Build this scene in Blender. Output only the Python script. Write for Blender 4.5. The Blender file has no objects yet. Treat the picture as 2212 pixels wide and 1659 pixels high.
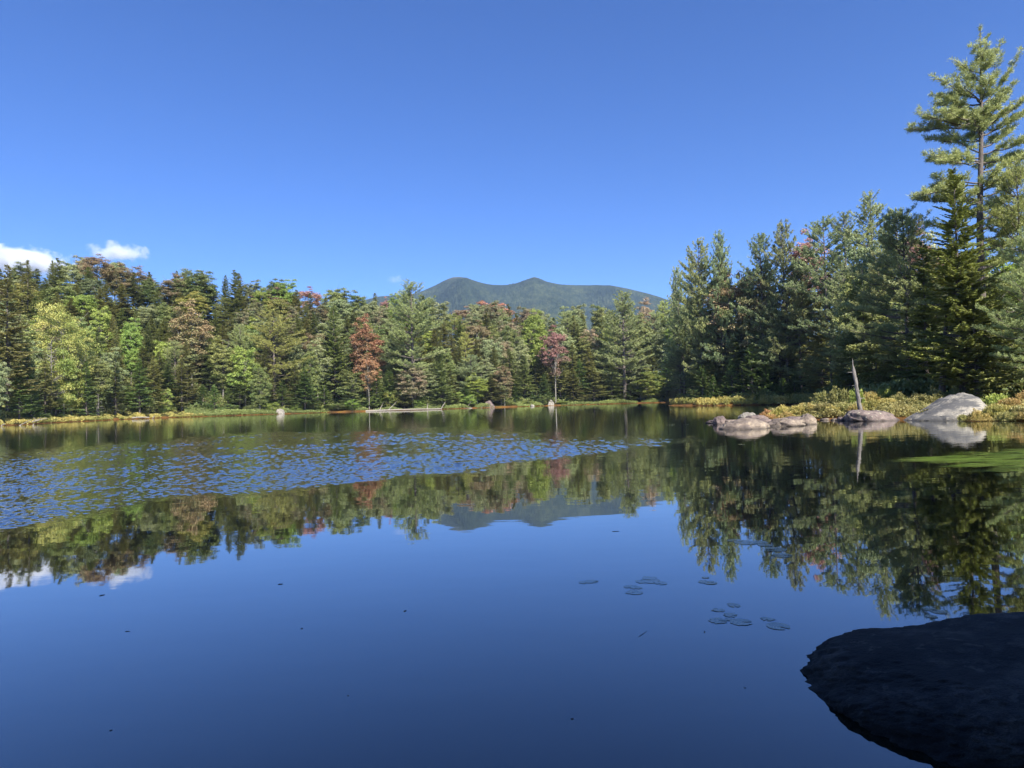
import bpy, math, random
import numpy as np
from mathutils import Vector, noise as mn

# ------------------------------------------------------------------ camera, sky, sun, exposure
scene = bpy.context.scene
COL = scene.collection
PITCH, ROLL, CAM_H = math.radians(1.61), math.radians(1.5), 1.70
FPX = 1371.4                      # focal length measured on a 2212 px wide picture
cd = bpy.data.cameras.new("camera")
cam = bpy.data.objects.new("camera", cd)
COL.objects.link(cam)
cp, sp, cr, sr = math.cos(PITCH), math.sin(PITCH), math.cos(ROLL), math.sin(ROLL)
FWD = np.array([0, cp, sp]); R0 = np.array([1., 0, 0]); U0 = np.array([0, -sp, cp])
RGT = cr * R0 - sr * U0
UP = sr * R0 + cr * U0
from mathutils import Matrix
m3 = Matrix((RGT, UP, -FWD)).transposed()
cam.matrix_world = Matrix.Translation((0, 0, CAM_H)) @ m3.to_4x4()
cd.sensor_width = 36.0
cd.lens = FPX / 2212 * 36.0
cd.clip_start, cd.clip_end = 0.05, 40000
scene.camera = cam

SUN_EL, SUN_AZ = math.radians(43), math.radians(154)     # azimuth clockwise from +Y (the view direction)
TO_SUN = Vector((math.sin(SUN_AZ) * math.cos(SUN_EL), math.cos(SUN_AZ) * math.cos(SUN_EL), math.sin(SUN_EL)))
world = bpy.data.worlds.new("World"); scene.world = world
world.use_nodes = True
wn, wl = world.node_tree.nodes, world.node_tree.links
wn.clear()
sky = wn.new("ShaderNodeTexSky"); sky.sky_type = 'NISHITA'; sky.sun_disc = False
sky.sun_elevation = SUN_EL; sky.sun_rotation = SUN_AZ
sky.air_density = 1.0; sky.dust_density = 0.0; sky.ozone_density = 3.0; sky.altitude = 900
hs = wn.new("ShaderNodeHueSaturation"); hs.inputs["Saturation"].default_value = 1.18
tint = wn.new("ShaderNodeMix"); tint.data_type = 'RGBA'; tint.blend_type = 'MULTIPLY'
tint.inputs[0].default_value = 1.0; tint.inputs[7].default_value = (0.44, 0.635, 1.0, 1)
bg = wn.new("ShaderNodeBackground"); bg.inputs[1].default_value = 0.075
wo = wn.new("ShaderNodeOutputWorld")
wl.new(sky.outputs[0], hs.inputs["Color"]); wl.new(hs.outputs[0], tint.inputs[6])
wl.new(tint.outputs[2], bg.inputs[0]); wl.new(bg.outputs[0], wo.inputs[0])
sd_ = bpy.data.lights.new("sun", 'SUN'); sd_.energy = 5.0; sd_.angle = math.radians(0.5); sd_.color = (1.0, 0.95, 0.86)
sun = bpy.data.objects.new("sun", sd_); COL.objects.link(sun)
sun.rotation_euler = TO_SUN.to_track_quat('Z', 'Y').to_euler()
scene.view_settings.view_transform = 'Standard'; scene.view_settings.look = 'None'
scene.view_settings.exposure = 1.3; scene.view_settings.gamma = 1.0
scene.cycles.max_bounces = 7; scene.cycles.diffuse_bounces = 3; scene.cycles.glossy_bounces = 3
scene.cycles.transmission_bounces = 3; scene.cycles.volume_bounces = 2; scene.cycles.transparent_max_bounces = 4
scene.cycles.sample_clamp_indirect = 4.0
scene.cycles.use_denoising = True
HAZE = True

# ------------------------------------------------------------------ from a direction to a place
def ray(px, py):
    return FWD + RGT * ((px - 1106) / FPX) - UP * ((py - 829.5) / FPX)
def ground_at(px, py, z=0.0):
    r = ray(px, py); t = (z - CAM_H) / r[2]
    return np.array([r[0] * t, r[1] * t, z])
def point_at(px, py, d):
    r = ray(px, py); t = d / r[1]
    return np.array([r[0] * t, d, CAM_H + r[2] * t])
def hor(px):
    return 868 - (px - 1106) * 0.0262

rng = np.random.default_rng(7)
random.seed(7)

# ------------------------------------------------------------------ objects and tags
def tag(o, label=None, cat=None, group=None, kind=None):
    if label: o["label"] = label
    if cat: o["category"] = cat
    if group: o["group"] = group
    if kind: o["kind"] = kind
    return o
def link(name, data, parent=None, mat=None):
    o = bpy.data.objects.new(name, data); COL.objects.link(o)
    if parent: o.parent = parent
    if mat is not None: data.materials.append(mat)
    return o
def np_mesh(name, verts, faces, k, smooth=False, tone=None):
    """faces: flat index array of k-gons"""
    me = bpy.data.meshes.new(name)
    verts = np.ascontiguousarray(verts, dtype=np.float32)
    faces = np.ascontiguousarray(faces, dtype=np.int32)
    n = len(faces) // k
    me.vertices.add(len(verts)); me.vertices.foreach_set("co", verts.ravel())
    me.loops.add(len(faces)); me.loops.foreach_set("vertex_index", faces.ravel())
    me.polygons.add(n); me.polygons.foreach_set("loop_start", np.arange(0, n * k, k, dtype=np.int32))
    if smooth: me.polygons.foreach_set("use_smooth", np.ones(n, dtype=bool))
    me.update(calc_edges=True)
    if tone is not None:
        a = me.attributes.new("tone", 'FLOAT', 'POINT'); a.data.foreach_set("value", np.ascontiguousarray(tone, dtype=np.float32))
    return me

class Cards:
    """thousands of leaf-sized diamonds, one mesh"""
    def __init__(s): s.v = []; s.t = []
    def add(s, P, D, S, tone):
        # P start, D along, S half width vectors (n,3)
        q = np.stack([P, P + D * 0.45 + S, P + D, P + D * 0.45 - S], axis=1)
        s.v.append(q.reshape(-1, 3)); s.t.append(np.repeat(tone, 4))
    def top(s): return float(np.percentile(np.concatenate(s.v)[:, 2], 99.93))
    def mesh(s, name):
        v = np.concatenate(s.v); t = np.concatenate(s.t)
        return np_mesh(name, v, np.arange(len(v)), 4, tone=t)
class Tubes:
    def __init__(s): s.v = []; s.f = []; s.n = 0
    def add(s, pts, rad, n=6, wob=0.0):
        pts = np.asarray(pts, float); rad = np.asarray(rad, float); m = len(pts)
        T = np.gradient(pts, axis=0); T /= np.linalg.norm(T, axis=1)[:, None] + 1e-9
        ref = np.array([0.31, 0.95, 0.05]) if abs(T[0][2]) > 0.7 else np.array([0, 0, 1.])
        A = np.cross(T, ref); A /= np.linalg.norm(A, axis=1)[:, None] + 1e-9
        B = np.cross(T, A)
        ang = np.linspace(0, 2 * math.pi, n, endpoint=False)
        r = rad[:, None] * (1 + (wob * rng.standard_normal((m, n)) if wob else 0))
        ring = pts[:, None, :] + (A[:, None, :] * np.cos(ang)[None, :, None] + B[:, None, :] * np.sin(ang)[None, :, None]) * np.broadcast_to(r, (m, n))[:, :, None]
        s.v.append(ring.reshape(-1, 3))
        i = np.arange(m - 1)[:, None] * n; j = np.arange(n)[None, :]; j2 = (j + 1) % n
        f = np.stack([i + j, i + j2, i + n + j2, i + n + j], axis=-1).reshape(-1, 4) + s.n
        s.f.append(f); s.n += m * n
    def mesh(s, name): return np_mesh(name, np.concatenate(s.v), np.concatenate(s.f).ravel(), 4, smooth=True)
def unit(a): return a / (np.linalg.norm(a, axis=-1, keepdims=True) + 1e-9)
def rnd(n): return unit(rng.standard_normal((n, 3)))

# ------------------------------------------------------------------ materials
def new_mat(name):
    m = bpy.data.materials.new(name); m.use_nodes = True
    nt = m.node_tree; nt.nodes.clear()
    return m, nt.nodes, nt.links
def ramp(N, stops, interp='LINEAR'):
    r = N.new("ShaderNodeValToRGB"); r.color_ramp.interpolation = interp
    e = r.color_ramp.elements
    while len(e) < len(stops): e.new(0.5)
    for k, (p, c) in enumerate(stops): e[k].position = p; e[k].color = (*c, 1)
    return r
def math_(N, L, op, a, b=None, clamp=False):
    n = N.new("ShaderNodeMath"); n.operation = op; n.use_clamp = clamp
    for k, x in enumerate((a, b)):
        if x is None: continue
        if isinstance(x, (int, float)): n.inputs[k].default_value = x
        else: L.new(x, n.inputs[k])
    return n.outputs[0]
LEAF = {}
LEAF_GAIN = 2.2
def leaf_mat(name, a, b, rough=0.55, trans=0.28):
    """a and b: the two leaf colours found on the tree; the clump's own tone chooses between them"""
    if name in LEAF: return LEAF[name]
    m, N, L = new_mat(name)
    at = N.new("ShaderNodeAttribute"); at.attribute_name = "tone"
    r = ramp(N, [(0.0, a), (1.0, b)]); L.new(at.outputs["Fac"], r.inputs[0])
    oi = N.new("ShaderNodeObjectInfo")
    hsv = N.new("ShaderNodeHueSaturation"); L.new(r.outputs[0], hsv.inputs["Color"])
    h = N.new("ShaderNodeMapRange"); h.inputs[3].default_value = 0.485; h.inputs[4].default_value = 0.515
    L.new(oi.outputs["Random"], h.inputs[0]); L.new(h.outputs[0], hsv.inputs["Hue"])
    f = math_(N, L, 'FRACT', math_(N, L, 'MULTIPLY', oi.outputs["Random"], 7.31))
    v = N.new("ShaderNodeMapRange"); v.inputs[3].default_value = 0.78; v.inputs[4].default_value = 1.22
    L.new(f, v.inputs[0]); L.new(v.outputs[0], hsv.inputs["Value"])
    a = tuple(min(c * LEAF_GAIN, .9) for c in a); b = tuple(min(c * LEAF_GAIN, .9) for c in b)
    r.color_ramp.elements[0].color = (*a, 1); r.color_ramp.elements[1].color = (*b, 1)
    d = N.new("ShaderNodeBsdfPrincipled"); d.inputs["Roughness"].default_value = rough
    d.inputs["Specular IOR Level"].default_value = 0.35
    L.new(hsv.outputs[0], d.inputs["Base Color"])
    t = N.new("ShaderNodeBsdfTranslucent"); L.new(hsv.outputs[0], t.inputs["Color"])
    mx = N.new("ShaderNodeMixShader"); mx.inputs[0].default_value = trans
    L.new(d.outputs[0], mx.inputs[1]); L.new(t.outputs[0], mx.inputs[2])
    o = N.new("ShaderNodeOutputMaterial"); L.new(mx.outputs[0], o.inputs[0])
    LEAF[name] = m
    return m
def rock_mat(name, base, pale, dark, scale=3.0, lichen=0.5, bump=0.02, patch=None, streak=0.0, streak_dir=(1, 1, 1)):
    m, N, L = new_mat(name)
    tc = N.new("ShaderNodeTexCoord")
    n1 = N.new("ShaderNodeTexNoise"); n1.inputs["Scale"].default_value = scale; n1.inputs["Detail"].default_value = 9; n1.inputs["Roughness"].default_value = 0.65
    n2 = N.new("ShaderNodeTexNoise"); n2.inputs["Scale"].default_value = scale * 22; n2.inputs["Detail"].default_value = 5
    n3 = N.new("ShaderNodeTexNoise"); n3.inputs["Scale"].default_value = scale * 1.7; n3.inputs["Detail"].default_value = 6; n3.inputs["Roughness"].default_value = 0.7
    for n in (n1, n2, n3): L.new(tc.outputs["Object"], n.inputs["Vector"])
    c1 = ramp(N, [(0.3, dark), (0.5, base), (0.68, pale)]); L.new(n1.outputs[0], c1.inputs[0])
    sp_ = ramp(N, [(0.35, (0.62, 0.62, 0.62)), (0.6, (1.15, 1.15, 1.15))]); L.new(n2.outputs[0], sp_.inputs[0])
    mu = N.new("ShaderNodeMix"); mu.data_type = 'RGBA'; mu.blend_type = 'MULTIPLY'; mu.inputs[0].default_value = 1
    L.new(c1.outputs[0], mu.inputs[6]); L.new(sp_.outputs[0], mu.inputs[7])
    lr = ramp(N, [(1 - lichen, (0, 0, 0)), (1.04 - lichen, (1, 1, 1))]); L.new(n3.outputs[0], lr.inputs[0])
    mx = N.new("ShaderNodeMix"); mx.data_type = 'RGBA'
    L.new(lr.outputs[0], mx.inputs[0]); L.new(mu.outputs[2], mx.inputs[6]); mx.inputs[7].default_value = (*(patch or pale), 1)
    if streak:
        mp = N.new("ShaderNodeMapping"); mp.inputs["Scale"].default_value = streak_dir; mp.inputs["Rotation"].default_value = (0, math.radians(28), 0)
        L.new(tc.outputs["Object"], mp.inputs[0]); n4 = N.new("ShaderNodeTexNoise"); n4.inputs["Scale"].default_value = scale; n4.inputs["Detail"].default_value = 8; n4.inputs["Roughness"].default_value = .7
        L.new(mp.outputs[0], n4.inputs["Vector"]); sr2 = ramp(N, [(streak, (1, 1, 1)), (streak + .07, (0, 0, 0))]); L.new(n4.outputs[0], sr2.inputs[0])
        m5 = N.new("ShaderNodeMix"); m5.data_type = 'RGBA'; L.new(sr2.outputs[0], m5.inputs[0]); L.new(mx.outputs[2], m5.inputs[6]); m5.inputs[7].default_value = (*dark, 1); mx = m5
    b = N.new("ShaderNodeBump"); b.inputs["Strength"].default_value = 1.0; b.inputs["Distance"].default_value = bump
    s = math_(N, L, 'ADD', n1.outputs[0], math_(N, L, 'MULTIPLY', n2.outputs[0], 0.35)); L.new(s, b.inputs["Height"])
    p = N.new("ShaderNodeBsdfPrincipled"); p.inputs["Roughness"].default_value = 0.85
    # stained band where the pond's level comes and goes
    ge = N.new("ShaderNodeNewGeometry"); gz_ = N.new("ShaderNodeSeparateXYZ"); L.new(ge.outputs["Position"], gz_.inputs[0])
    wl_ = N.new("ShaderNodeMapRange"); wl_.inputs[1].default_value = .03; wl_.inputs[2].default_value = .16; wl_.inputs[3].default_value = .42; wl_.inputs[4].default_value = 1
    L.new(math_(N, L, 'ADD', gz_.outputs[2], math_(N, L, 'MULTIPLY', math_(N, L, 'SUBTRACT', n3.outputs[0], .5), .16)), wl_.inputs[0])
    st = N.new("ShaderNodeMix"); st.data_type = 'RGBA'; st.blend_type = 'MULTIPLY'; st.inputs[0].default_value = 1
    L.new(mx.outputs[2], st.inputs[6]); L.new(wl_.outputs[0], st.inputs[7])
    L.new(st.outputs[2], p.inputs["Base Color"]); L.new(b.outputs[0], p.inputs["Normal"])
    o = N.new("ShaderNodeOutputMaterial"); L.new(p.outputs[0], o.inputs[0])
    return m
def bark_mat(name, a, b, scale=3.0):
    m, N, L = new_mat(name)
    tc = N.new("ShaderNodeTexCoord"); mp = N.new("ShaderNodeMapping"); mp.inputs["Scale"].default_value = (5, 5, 0.9)
    L.new(tc.outputs["Object"], mp.inputs[0])
    n1 = N.new("ShaderNodeTexNoise"); n1.inputs["Scale"].default_value = scale; n1.inputs["Detail"].default_value = 8; n1.inputs["Roughness"].default_value = 0.7
    L.new(mp.outputs[0], n1.inputs["Vector"])
    r = ramp(N, [(0.35, a), (0.65, b)]); L.new(n1.outputs[0], r.inputs[0])
    bp = N.new("ShaderNodeBump"); bp.inputs["Distance"].default_value = 0.05; bp.inputs["Strength"].default_value = 0.9; L.new(n1.outputs[0], bp.inputs["Height"])
    p = N.new("ShaderNodeBsdfPrincipled"); p.inputs["Roughness"].default_value = 0.9
    L.new(r.outputs[0], p.inputs["Base Color"]); L.new(bp.outputs[0], p.inputs["Normal"])
    o = N.new("ShaderNodeOutputMaterial"); L.new(p.outputs[0], o.inputs[0])
    return m
BARK = bark_mat("pine_bark", (0.05, 0.04, 0.035), (0.17, 0.14, 0.12))
BARK_PALE = bark_mat("maple_bark", (0.08, 0.075, 0.065), (0.24, 0.22, 0.19))
DEADWOOD = bark_mat("dead_wood", (0.055, 0.048, 0.042), (0.25, 0.225, 0.20))

# ------------------------------------------------------------------ the pond outline and the terrain
def polar(px, d):
    p = point_at(px, hor(px), d); return (p[0], d)
shore = [(-14, 1.0), (-40, 6), (-90, 40), (-108, 78)]
shore += [polar(*q) for q in ((-120, 96), (0, 102), (70, 112), (142, 124), (206, 134), (280, 148), (370, 158), (464, 164), (548, 171), (606, 176), (709, 184), (792, 188), (944, 192), (1041, 203), (1120, 212), (1190, 218), (1253, 226), (1340, 232), (1420, 228), (1480, 200), (1475, 165), (1446, 146), (1442, 139), (1470, 128), (1520, 120), (1580, 115), (1639, 111), (1700, 106), (1750, 100), (1800, 88), (1815, 74), (1760, 64), (1700, 57), (1650, 53), (1640, 49), (1680, 45), (1735, 42.5), (1767, 41), (1845, 39.6), (1958, 38), (1990, 36.6), (2140, 34.6), (2212, 32.8))]
shore += [(30, 29), (28, 20), (19, 11), (9.5, 5.2), (5.2, 2.9), (3.2, 2.0), (1.2, 1.1), (-2, 0.6), (-7, 0.9)]
SH = np.array(shore)
def subdiv_poly(P, n=6, amp=0.35):
    out = []
    for i in range(len(P)):
        a, b = P[i], P[(i + 1) % len(P)]
        L_ = np.linalg.norm(b - a); nrm = np.array([-(b - a)[1], (b - a)[0]]) / (L_ + 1e-9)
        for k in range(n):
            t = k / n
            w = mn.noise(Vector((a[0] * 0.3 + (b - a)[0] * 0.3 * t, a[1] * 0.3 + (b - a)[1] * 0.3 * t, 2.2))) * min(L_ * 0.12, amp * 4) * (0 if k == 0 else 1)
            out.append(a + (b - a) * t + nrm * w)
    return np.array(out)
SHF = subdiv_poly(SH)
def signed_dist(X, Y):
    """positive on land, negative on the pond"""
    A = SHF; B = np.roll(SHF, -1, axis=0)
    dmin = np.full(X.shape, 1e12); inside = np.zeros(X.shape, bool)
    for a, b in zip(A, B):
        e = b - a; l2 = e @ e
        t = np.clip(((X - a[0]) * e[0] + (Y - a[1]) * e[1]) / l2, 0, 1)
        dx = X - a[0] - t * e[0]; dy = Y - a[1] - t * e[1]
        dmin = np.minimum(dmin, dx * dx + dy * dy)
        c = ((a[1] > Y) != (b[1] > Y))
        with np.errstate(divide='ignore', invalid='ignore'):
            xi = a[0] + (Y - a[1]) * (b[0] - a[0]) / (b[1] - a[1])
        inside ^= (c & (X < xi))
    d = np.sqrt(dmin)
    return np.where(inside, -d, d)
def smooth(x, a, b):
    t = np.clip((x - a) / (b - a), 0, 1); return t * t * (3 - 2 * t)
# hillside: by azimuth (as slope X/Y), where the ground starts to rise, where it stops, and how high it gets
def az(px): return float(ray(px, hor(px))[0] / ray(px, hor(px))[1])
HPX = [-400, -120, 100, 200, 300, 430, 560, 700, 800, 900, 1000, 1150, 1300, 1430, 1500, 1560, 1650, 1750, 1850, 1950, 2100, 2300]
HST = [100, 104, 122, 136, 152, 163, 174, 186, 190, 193, 202, 216, 234, 234, 132, 122, 116, 108, 80, 62, 56, 52]
HEN = [190, 190, 190, 195, 205, 218, 225, 232, 235, 238, 245, 256, 272, 275, 215, 165, 155, 150, 135, 120, 110, 105]
HZ =  [32, 32, 33, 36, 34, 33, 30, 27, 24, 22, 20, 18, 17, 10, 12, 10, 12, 13, 14, 12, 10, 10]
HAZ = [az(p) for p in HPX]
def terrain(X, Y):
    X = np.asarray(X, float); Y = np.asarray(Y, float)
    s = signed_dist(X, Y)
    front = Y > 5
    q = np.where(front, X / np.maximum(Y, 5), np.where(X < 0, -3, 3)); D = np.where(front, Y, 0)
    st, en, hz = (np.interp(q, HAZ, v) for v in (HST, HEN, HZ))
    z = np.where(s < 0, np.maximum(s * 0.35, -1.6), np.minimum(s * 0.16, 0.45))
    hill = hz * smooth(D, st, en) ** 1.0
    z = z + np.where(s > 0, hill, 0)
    # the land beyond and behind keeps rising gently
    z = z + np.where(s > 0, smooth(D, 300, 1500) * 10, 0) + np.where((s > 0) & (Y < 20), np.minimum(s * 0.06, 2.5), 0)
    z = z + np.where(s > 1, 0.25 * np.sin(X * 0.31) * np.cos(Y * 0.27) * smooth(s, 1, 12), 0)
    return z
def ground_z(x, y): return float(terrain(np.array([x]), np.array([y]))[0])

def build_ground():
    azs = np.concatenate([np.linspace(-math.pi, -0.95, 60, endpoint=False), np.linspace(-0.95, 0.95, 420, endpoint=False), np.linspace(0.95, math.pi, 60, endpoint=False)])
    rr = np.concatenate([np.linspace(0.05, 6, 26, endpoint=False), np.geomspace(6, 30, 40, endpoint=False), np.geomspace(30, 280, 210, endpoint=False), np.geomspace(280, 6000, 30)])
    A, R = np.meshgrid(azs, rr, indexing='ij')
    X, Y = np.sin(A) * R, np.cos(A) * R
    Z = terrain(X, Y)
    V = np.stack([X, Y, Z], -1).reshape(-1, 3)
    na, nr = A.shape
    i = np.arange(na)[:, None]; j = np.arange(nr - 1)[None, :]; i2 = (i + 1) % na
    f = np.stack([i * nr + j, i * nr + j + 1, i2 * nr + j + 1, i2 * nr + j], -1).reshape(-1)
    me = np_mesh("ground", V, f, 4, smooth=True)
    m, N, L = new_mat("forest_floor")
    geo = N.new("ShaderNodeNewGeometry")
    n1 = N.new("ShaderNodeTexNoise"); n1.inputs["Scale"].default_value = 0.35; n1.inputs["Detail"].default_value = 10; n1.inputs["Roughness"].default_value = 0.75
    L.new(geo.outputs["Position"], n1.inputs["Vector"])
    r = ramp(N, [(0.3, (0.018, 0.016, 0.008)), (0.5, (0.045, 0.04, 0.015)), (0.62, (0.05, 0.06, 0.015)), (0.8, (0.10, 0.07, 0.02))])
    L.new(n1.outputs[0], r.inputs[0])
    # the wet edge of the bog is peat and red-orange moss
    sx = N.new("ShaderNodeSeparateXYZ"); L.new(geo.outputs["Position"], sx.inputs[0])
    e = N.new("ShaderNodeMapRange"); e.inputs[1].default_value = 0.30; e.inputs[2].default_value = 0.5; L.new(sx.outputs[2], e.inputs[0])
    mx = N.new("ShaderNodeMix"); mx.data_type = 'RGBA'; L.new(e.outputs[0], mx.inputs[0])
    r2 = ramp(N, [(0.38, (0.035, 0.022, 0.01)), (0.55, (0.16, 0.075, 0.02)), (0.7, (0.12, 0.11, 0.02))])
    L.new(n1.outputs[0], r2.inputs[0]); L.new(r2.outputs[0], mx.inputs[6]); L.new(r.outputs[0], mx.inputs[7])
    p = N.new("ShaderNodeBsdfPrincipled"); p.inputs["Roughness"].default_value = 1.0; p.inputs["Specular IOR Level"].default_value = 0.1
    L.new(mx.outputs[2], p.inputs["Base Color"])
    bp = N.new("ShaderNodeBump"); bp.inputs["Distance"].default_value = 0.3; L.new(n1.outputs[0], bp.inputs["Height"]); L.new(bp.outputs[0], p.inputs["Normal"])
    o = N.new("ShaderNodeOutputMaterial"); L.new(p.outputs[0], o.inputs[0])
    tag(link("ground", me, mat=m), kind="structure")
build_ground()

RIPPLE = 0.155                     # rms slope of the breeze ripples
def build_water():
    m, N, L = new_mat("pond_water")
    geo = N.new("ShaderNodeNewGeometry")
    P = geo.outputs["Position"]
    sx = N.new("ShaderNodeSeparateXYZ"); L.new(P, sx.inputs[0]); X, Y = sx.outputs[0], sx.outputs[1]
    def noise(scale, detail=3, rough=0.5, sc=(1, 1, 1)):
        mp = N.new("ShaderNodeMapping"); mp.inputs["Scale"].default_value = sc; L.new(P, mp.inputs[0])
        n = N.new("ShaderNodeTexNoise"); n.inputs["Scale"].default_value = scale; n.inputs["Detail"].default_value = detail; n.inputs["Roughness"].default_value = rough
        L.new(mp.outputs[0], n.inputs["Vector"]); return n.outputs[0]
    def band(val, lo, hi):
        q = N.new("ShaderNodeMapRange"); q.interpolation_type = 'SMOOTHSTEP'; q.inputs[1].default_value = lo; q.inputs[2].default_value = hi
        L.new(val, q.inputs[0]); return q.outputs[0]
    # outside the breeze: a faint long swell with a little ripple, fading to a mirror close by
    sw = math_(N, L, 'MULTIPLY', noise(0.9, 2, 0.4, (0.5, 1.4, 1)), 0.0075)
    rp = math_(N, L, 'MULTIPLY', noise(3.0, 2, 0.5, (0.6, 1.2, 1)), 0.0028)
    far = band(Y, 6, 30)
    calm = math_(N, L, 'MULTIPLY', math_(N, L, 'ADD', sw, rp), math_(N, L, 'ADD', math_(N, L, 'MULTIPLY', far, 0.85), 0.15))
    tot = calm
    bp = N.new("ShaderNodeBump"); bp.inputs["Distance"].default_value = 1.0; bp.inputs["Strength"].default_value = 1.0
    L.new(tot, bp.inputs["Height"])
    lw = N.new("ShaderNodeLayerWeight"); lw.inputs[0].default_value = 0.5; L.new(bp.outputs[0], lw.inputs["Normal"])
    fr = math_(N, L, 'ADD', math_(N, L, 'MULTIPLY', math_(N, L, 'POWER', lw.outputs["Facing"], 2.45), 0.97), 0.015)
    df = N.new("ShaderNodeBsdfDiffuse"); df.inputs["Color"].default_value = (0.009, 0.010, 0.006, 1)
    gl = N.new("ShaderNodeBsdfGlossy"); gl.inputs["Color"].default_value = (0.94, 0.95, 0.95, 1); gl.inputs["Roughness"].default_value = 0.02; L.new(bp.outputs[0], gl.inputs["Normal"])
    p = N.new("ShaderNodeMixShader"); L.new(fr, p.inputs[0]); L.new(df.outputs[0], p.inputs[1]); L.new(gl.outputs[0], p.inputs[2])
    o = N.new("ShaderNodeOutputMaterial"); L.new(p.outputs[0], o.inputs[0])
    # one sheet; its breezy middle is a fine grid that carries real ripples
    ys = np.concatenate([[-2, 1, 2, 3.2, 4.8, 6.5], 7.8 * np.exp(np.arange(0, 1.92, .0031)), [56, 62, 80, 110, 160, 245]])
    us = np.concatenate([[-60, -20, -6, -2.5, -1.3], np.arange(-.95, .36, .0024), [.5, .7, .9, 1.2, 2, 5, 15, 40]])
    U_, GY = np.meshgrid(us, ys, indexing='ij'); GX = np.clip(U_ * np.maximum(GY, 1), -125, 70)
    def vnoise(X, Y, sc, seed):                       # smooth value noise
        r_ = np.random.default_rng(seed).random((256, 256)); u = (X * sc) % 256; v = (Y * sc) % 256
        i0 = u.astype(int) % 256; j0 = v.astype(int) % 256; fu = u - np.floor(u); fv = v - np.floor(v); fu = fu * fu * (3 - 2 * fu); fv = fv * fv * (3 - 2 * fv)
        i1 = (i0 + 1) % 256; j1 = (j0 + 1) % 256
        return (r_[i0, j0] * (1 - fu) + r_[i1, j0] * fu) * (1 - fv) + (r_[i0, j1] * (1 - fu) + r_[i1, j1] * fu) * fv
    gust = vnoise(GX, GY, .16, 3) + .5 * vnoise(GX, GY, .4, 4) + .25 * vnoise(GX, GY, 1.1, 5) - .87
    ss = smooth
    near = ss(GY - GX * 1.0 + gust * 3.2 - .02 * (GX + 2) ** 2 * (GX > -2), 17.2, 18.6)
    M = near * ss(42 - GY - 2 * GX + gust * 9, -4, 22) * ss(3.25 * (GX + 21) - (GY - 26.5) + gust * 10, -24, 14) * ss(46.5 - GY + gust * 7, -1, 3)
    M *= .55 + .45 * ss(vnoise(GX, GY * .55, .22, 9) + .4 * vnoise(GX, GY, .7, 10), .35, .85)
    Z = np.zeros_like(GX); W2 = np.zeros_like(GX); rw = np.random.default_rng(21)
    for k in range(110):
        lam = .075 * 9 ** rw.random(); th = rw.normal(1.9, .8); kk = 2 * math.pi / lam
        w = ss(lam / (GY * .0031), 2.2, 4) * (1 - ss(lam, .10 + GY * .0065, .20 + GY * .011))
        Z += w * (RIPPLE * math.sqrt(2) / kk) * np.sin(kk * (GX * math.cos(th) + GY * math.sin(th)) + rw.uniform(0, 6.28)); W2 += w * w
    Z *= M / np.sqrt(np.maximum(W2, 1))
    Z *= ss(U_, -.95, -.90) * (1 - ss(U_, .30, .352)) * ss(GY, 7.8, 8.6) * (1 - ss(GY, 49, 52))
    nx, ny = GX.shape
    ii = np.arange(nx - 1)[:, None]; jj = np.arange(ny - 1)[None, :]
    f = np.stack([ii * ny + jj, (ii + 1) * ny + jj, (ii + 1) * ny + jj + 1, ii * ny + jj + 1], -1).reshape(-1)
    me = np_mesh("water", np.stack([GX, GY, Z], -1).reshape(-1, 3), f, 4, smooth=True)
    tag(link("water", me, mat=m), kind="structure")
build_water()

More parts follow.
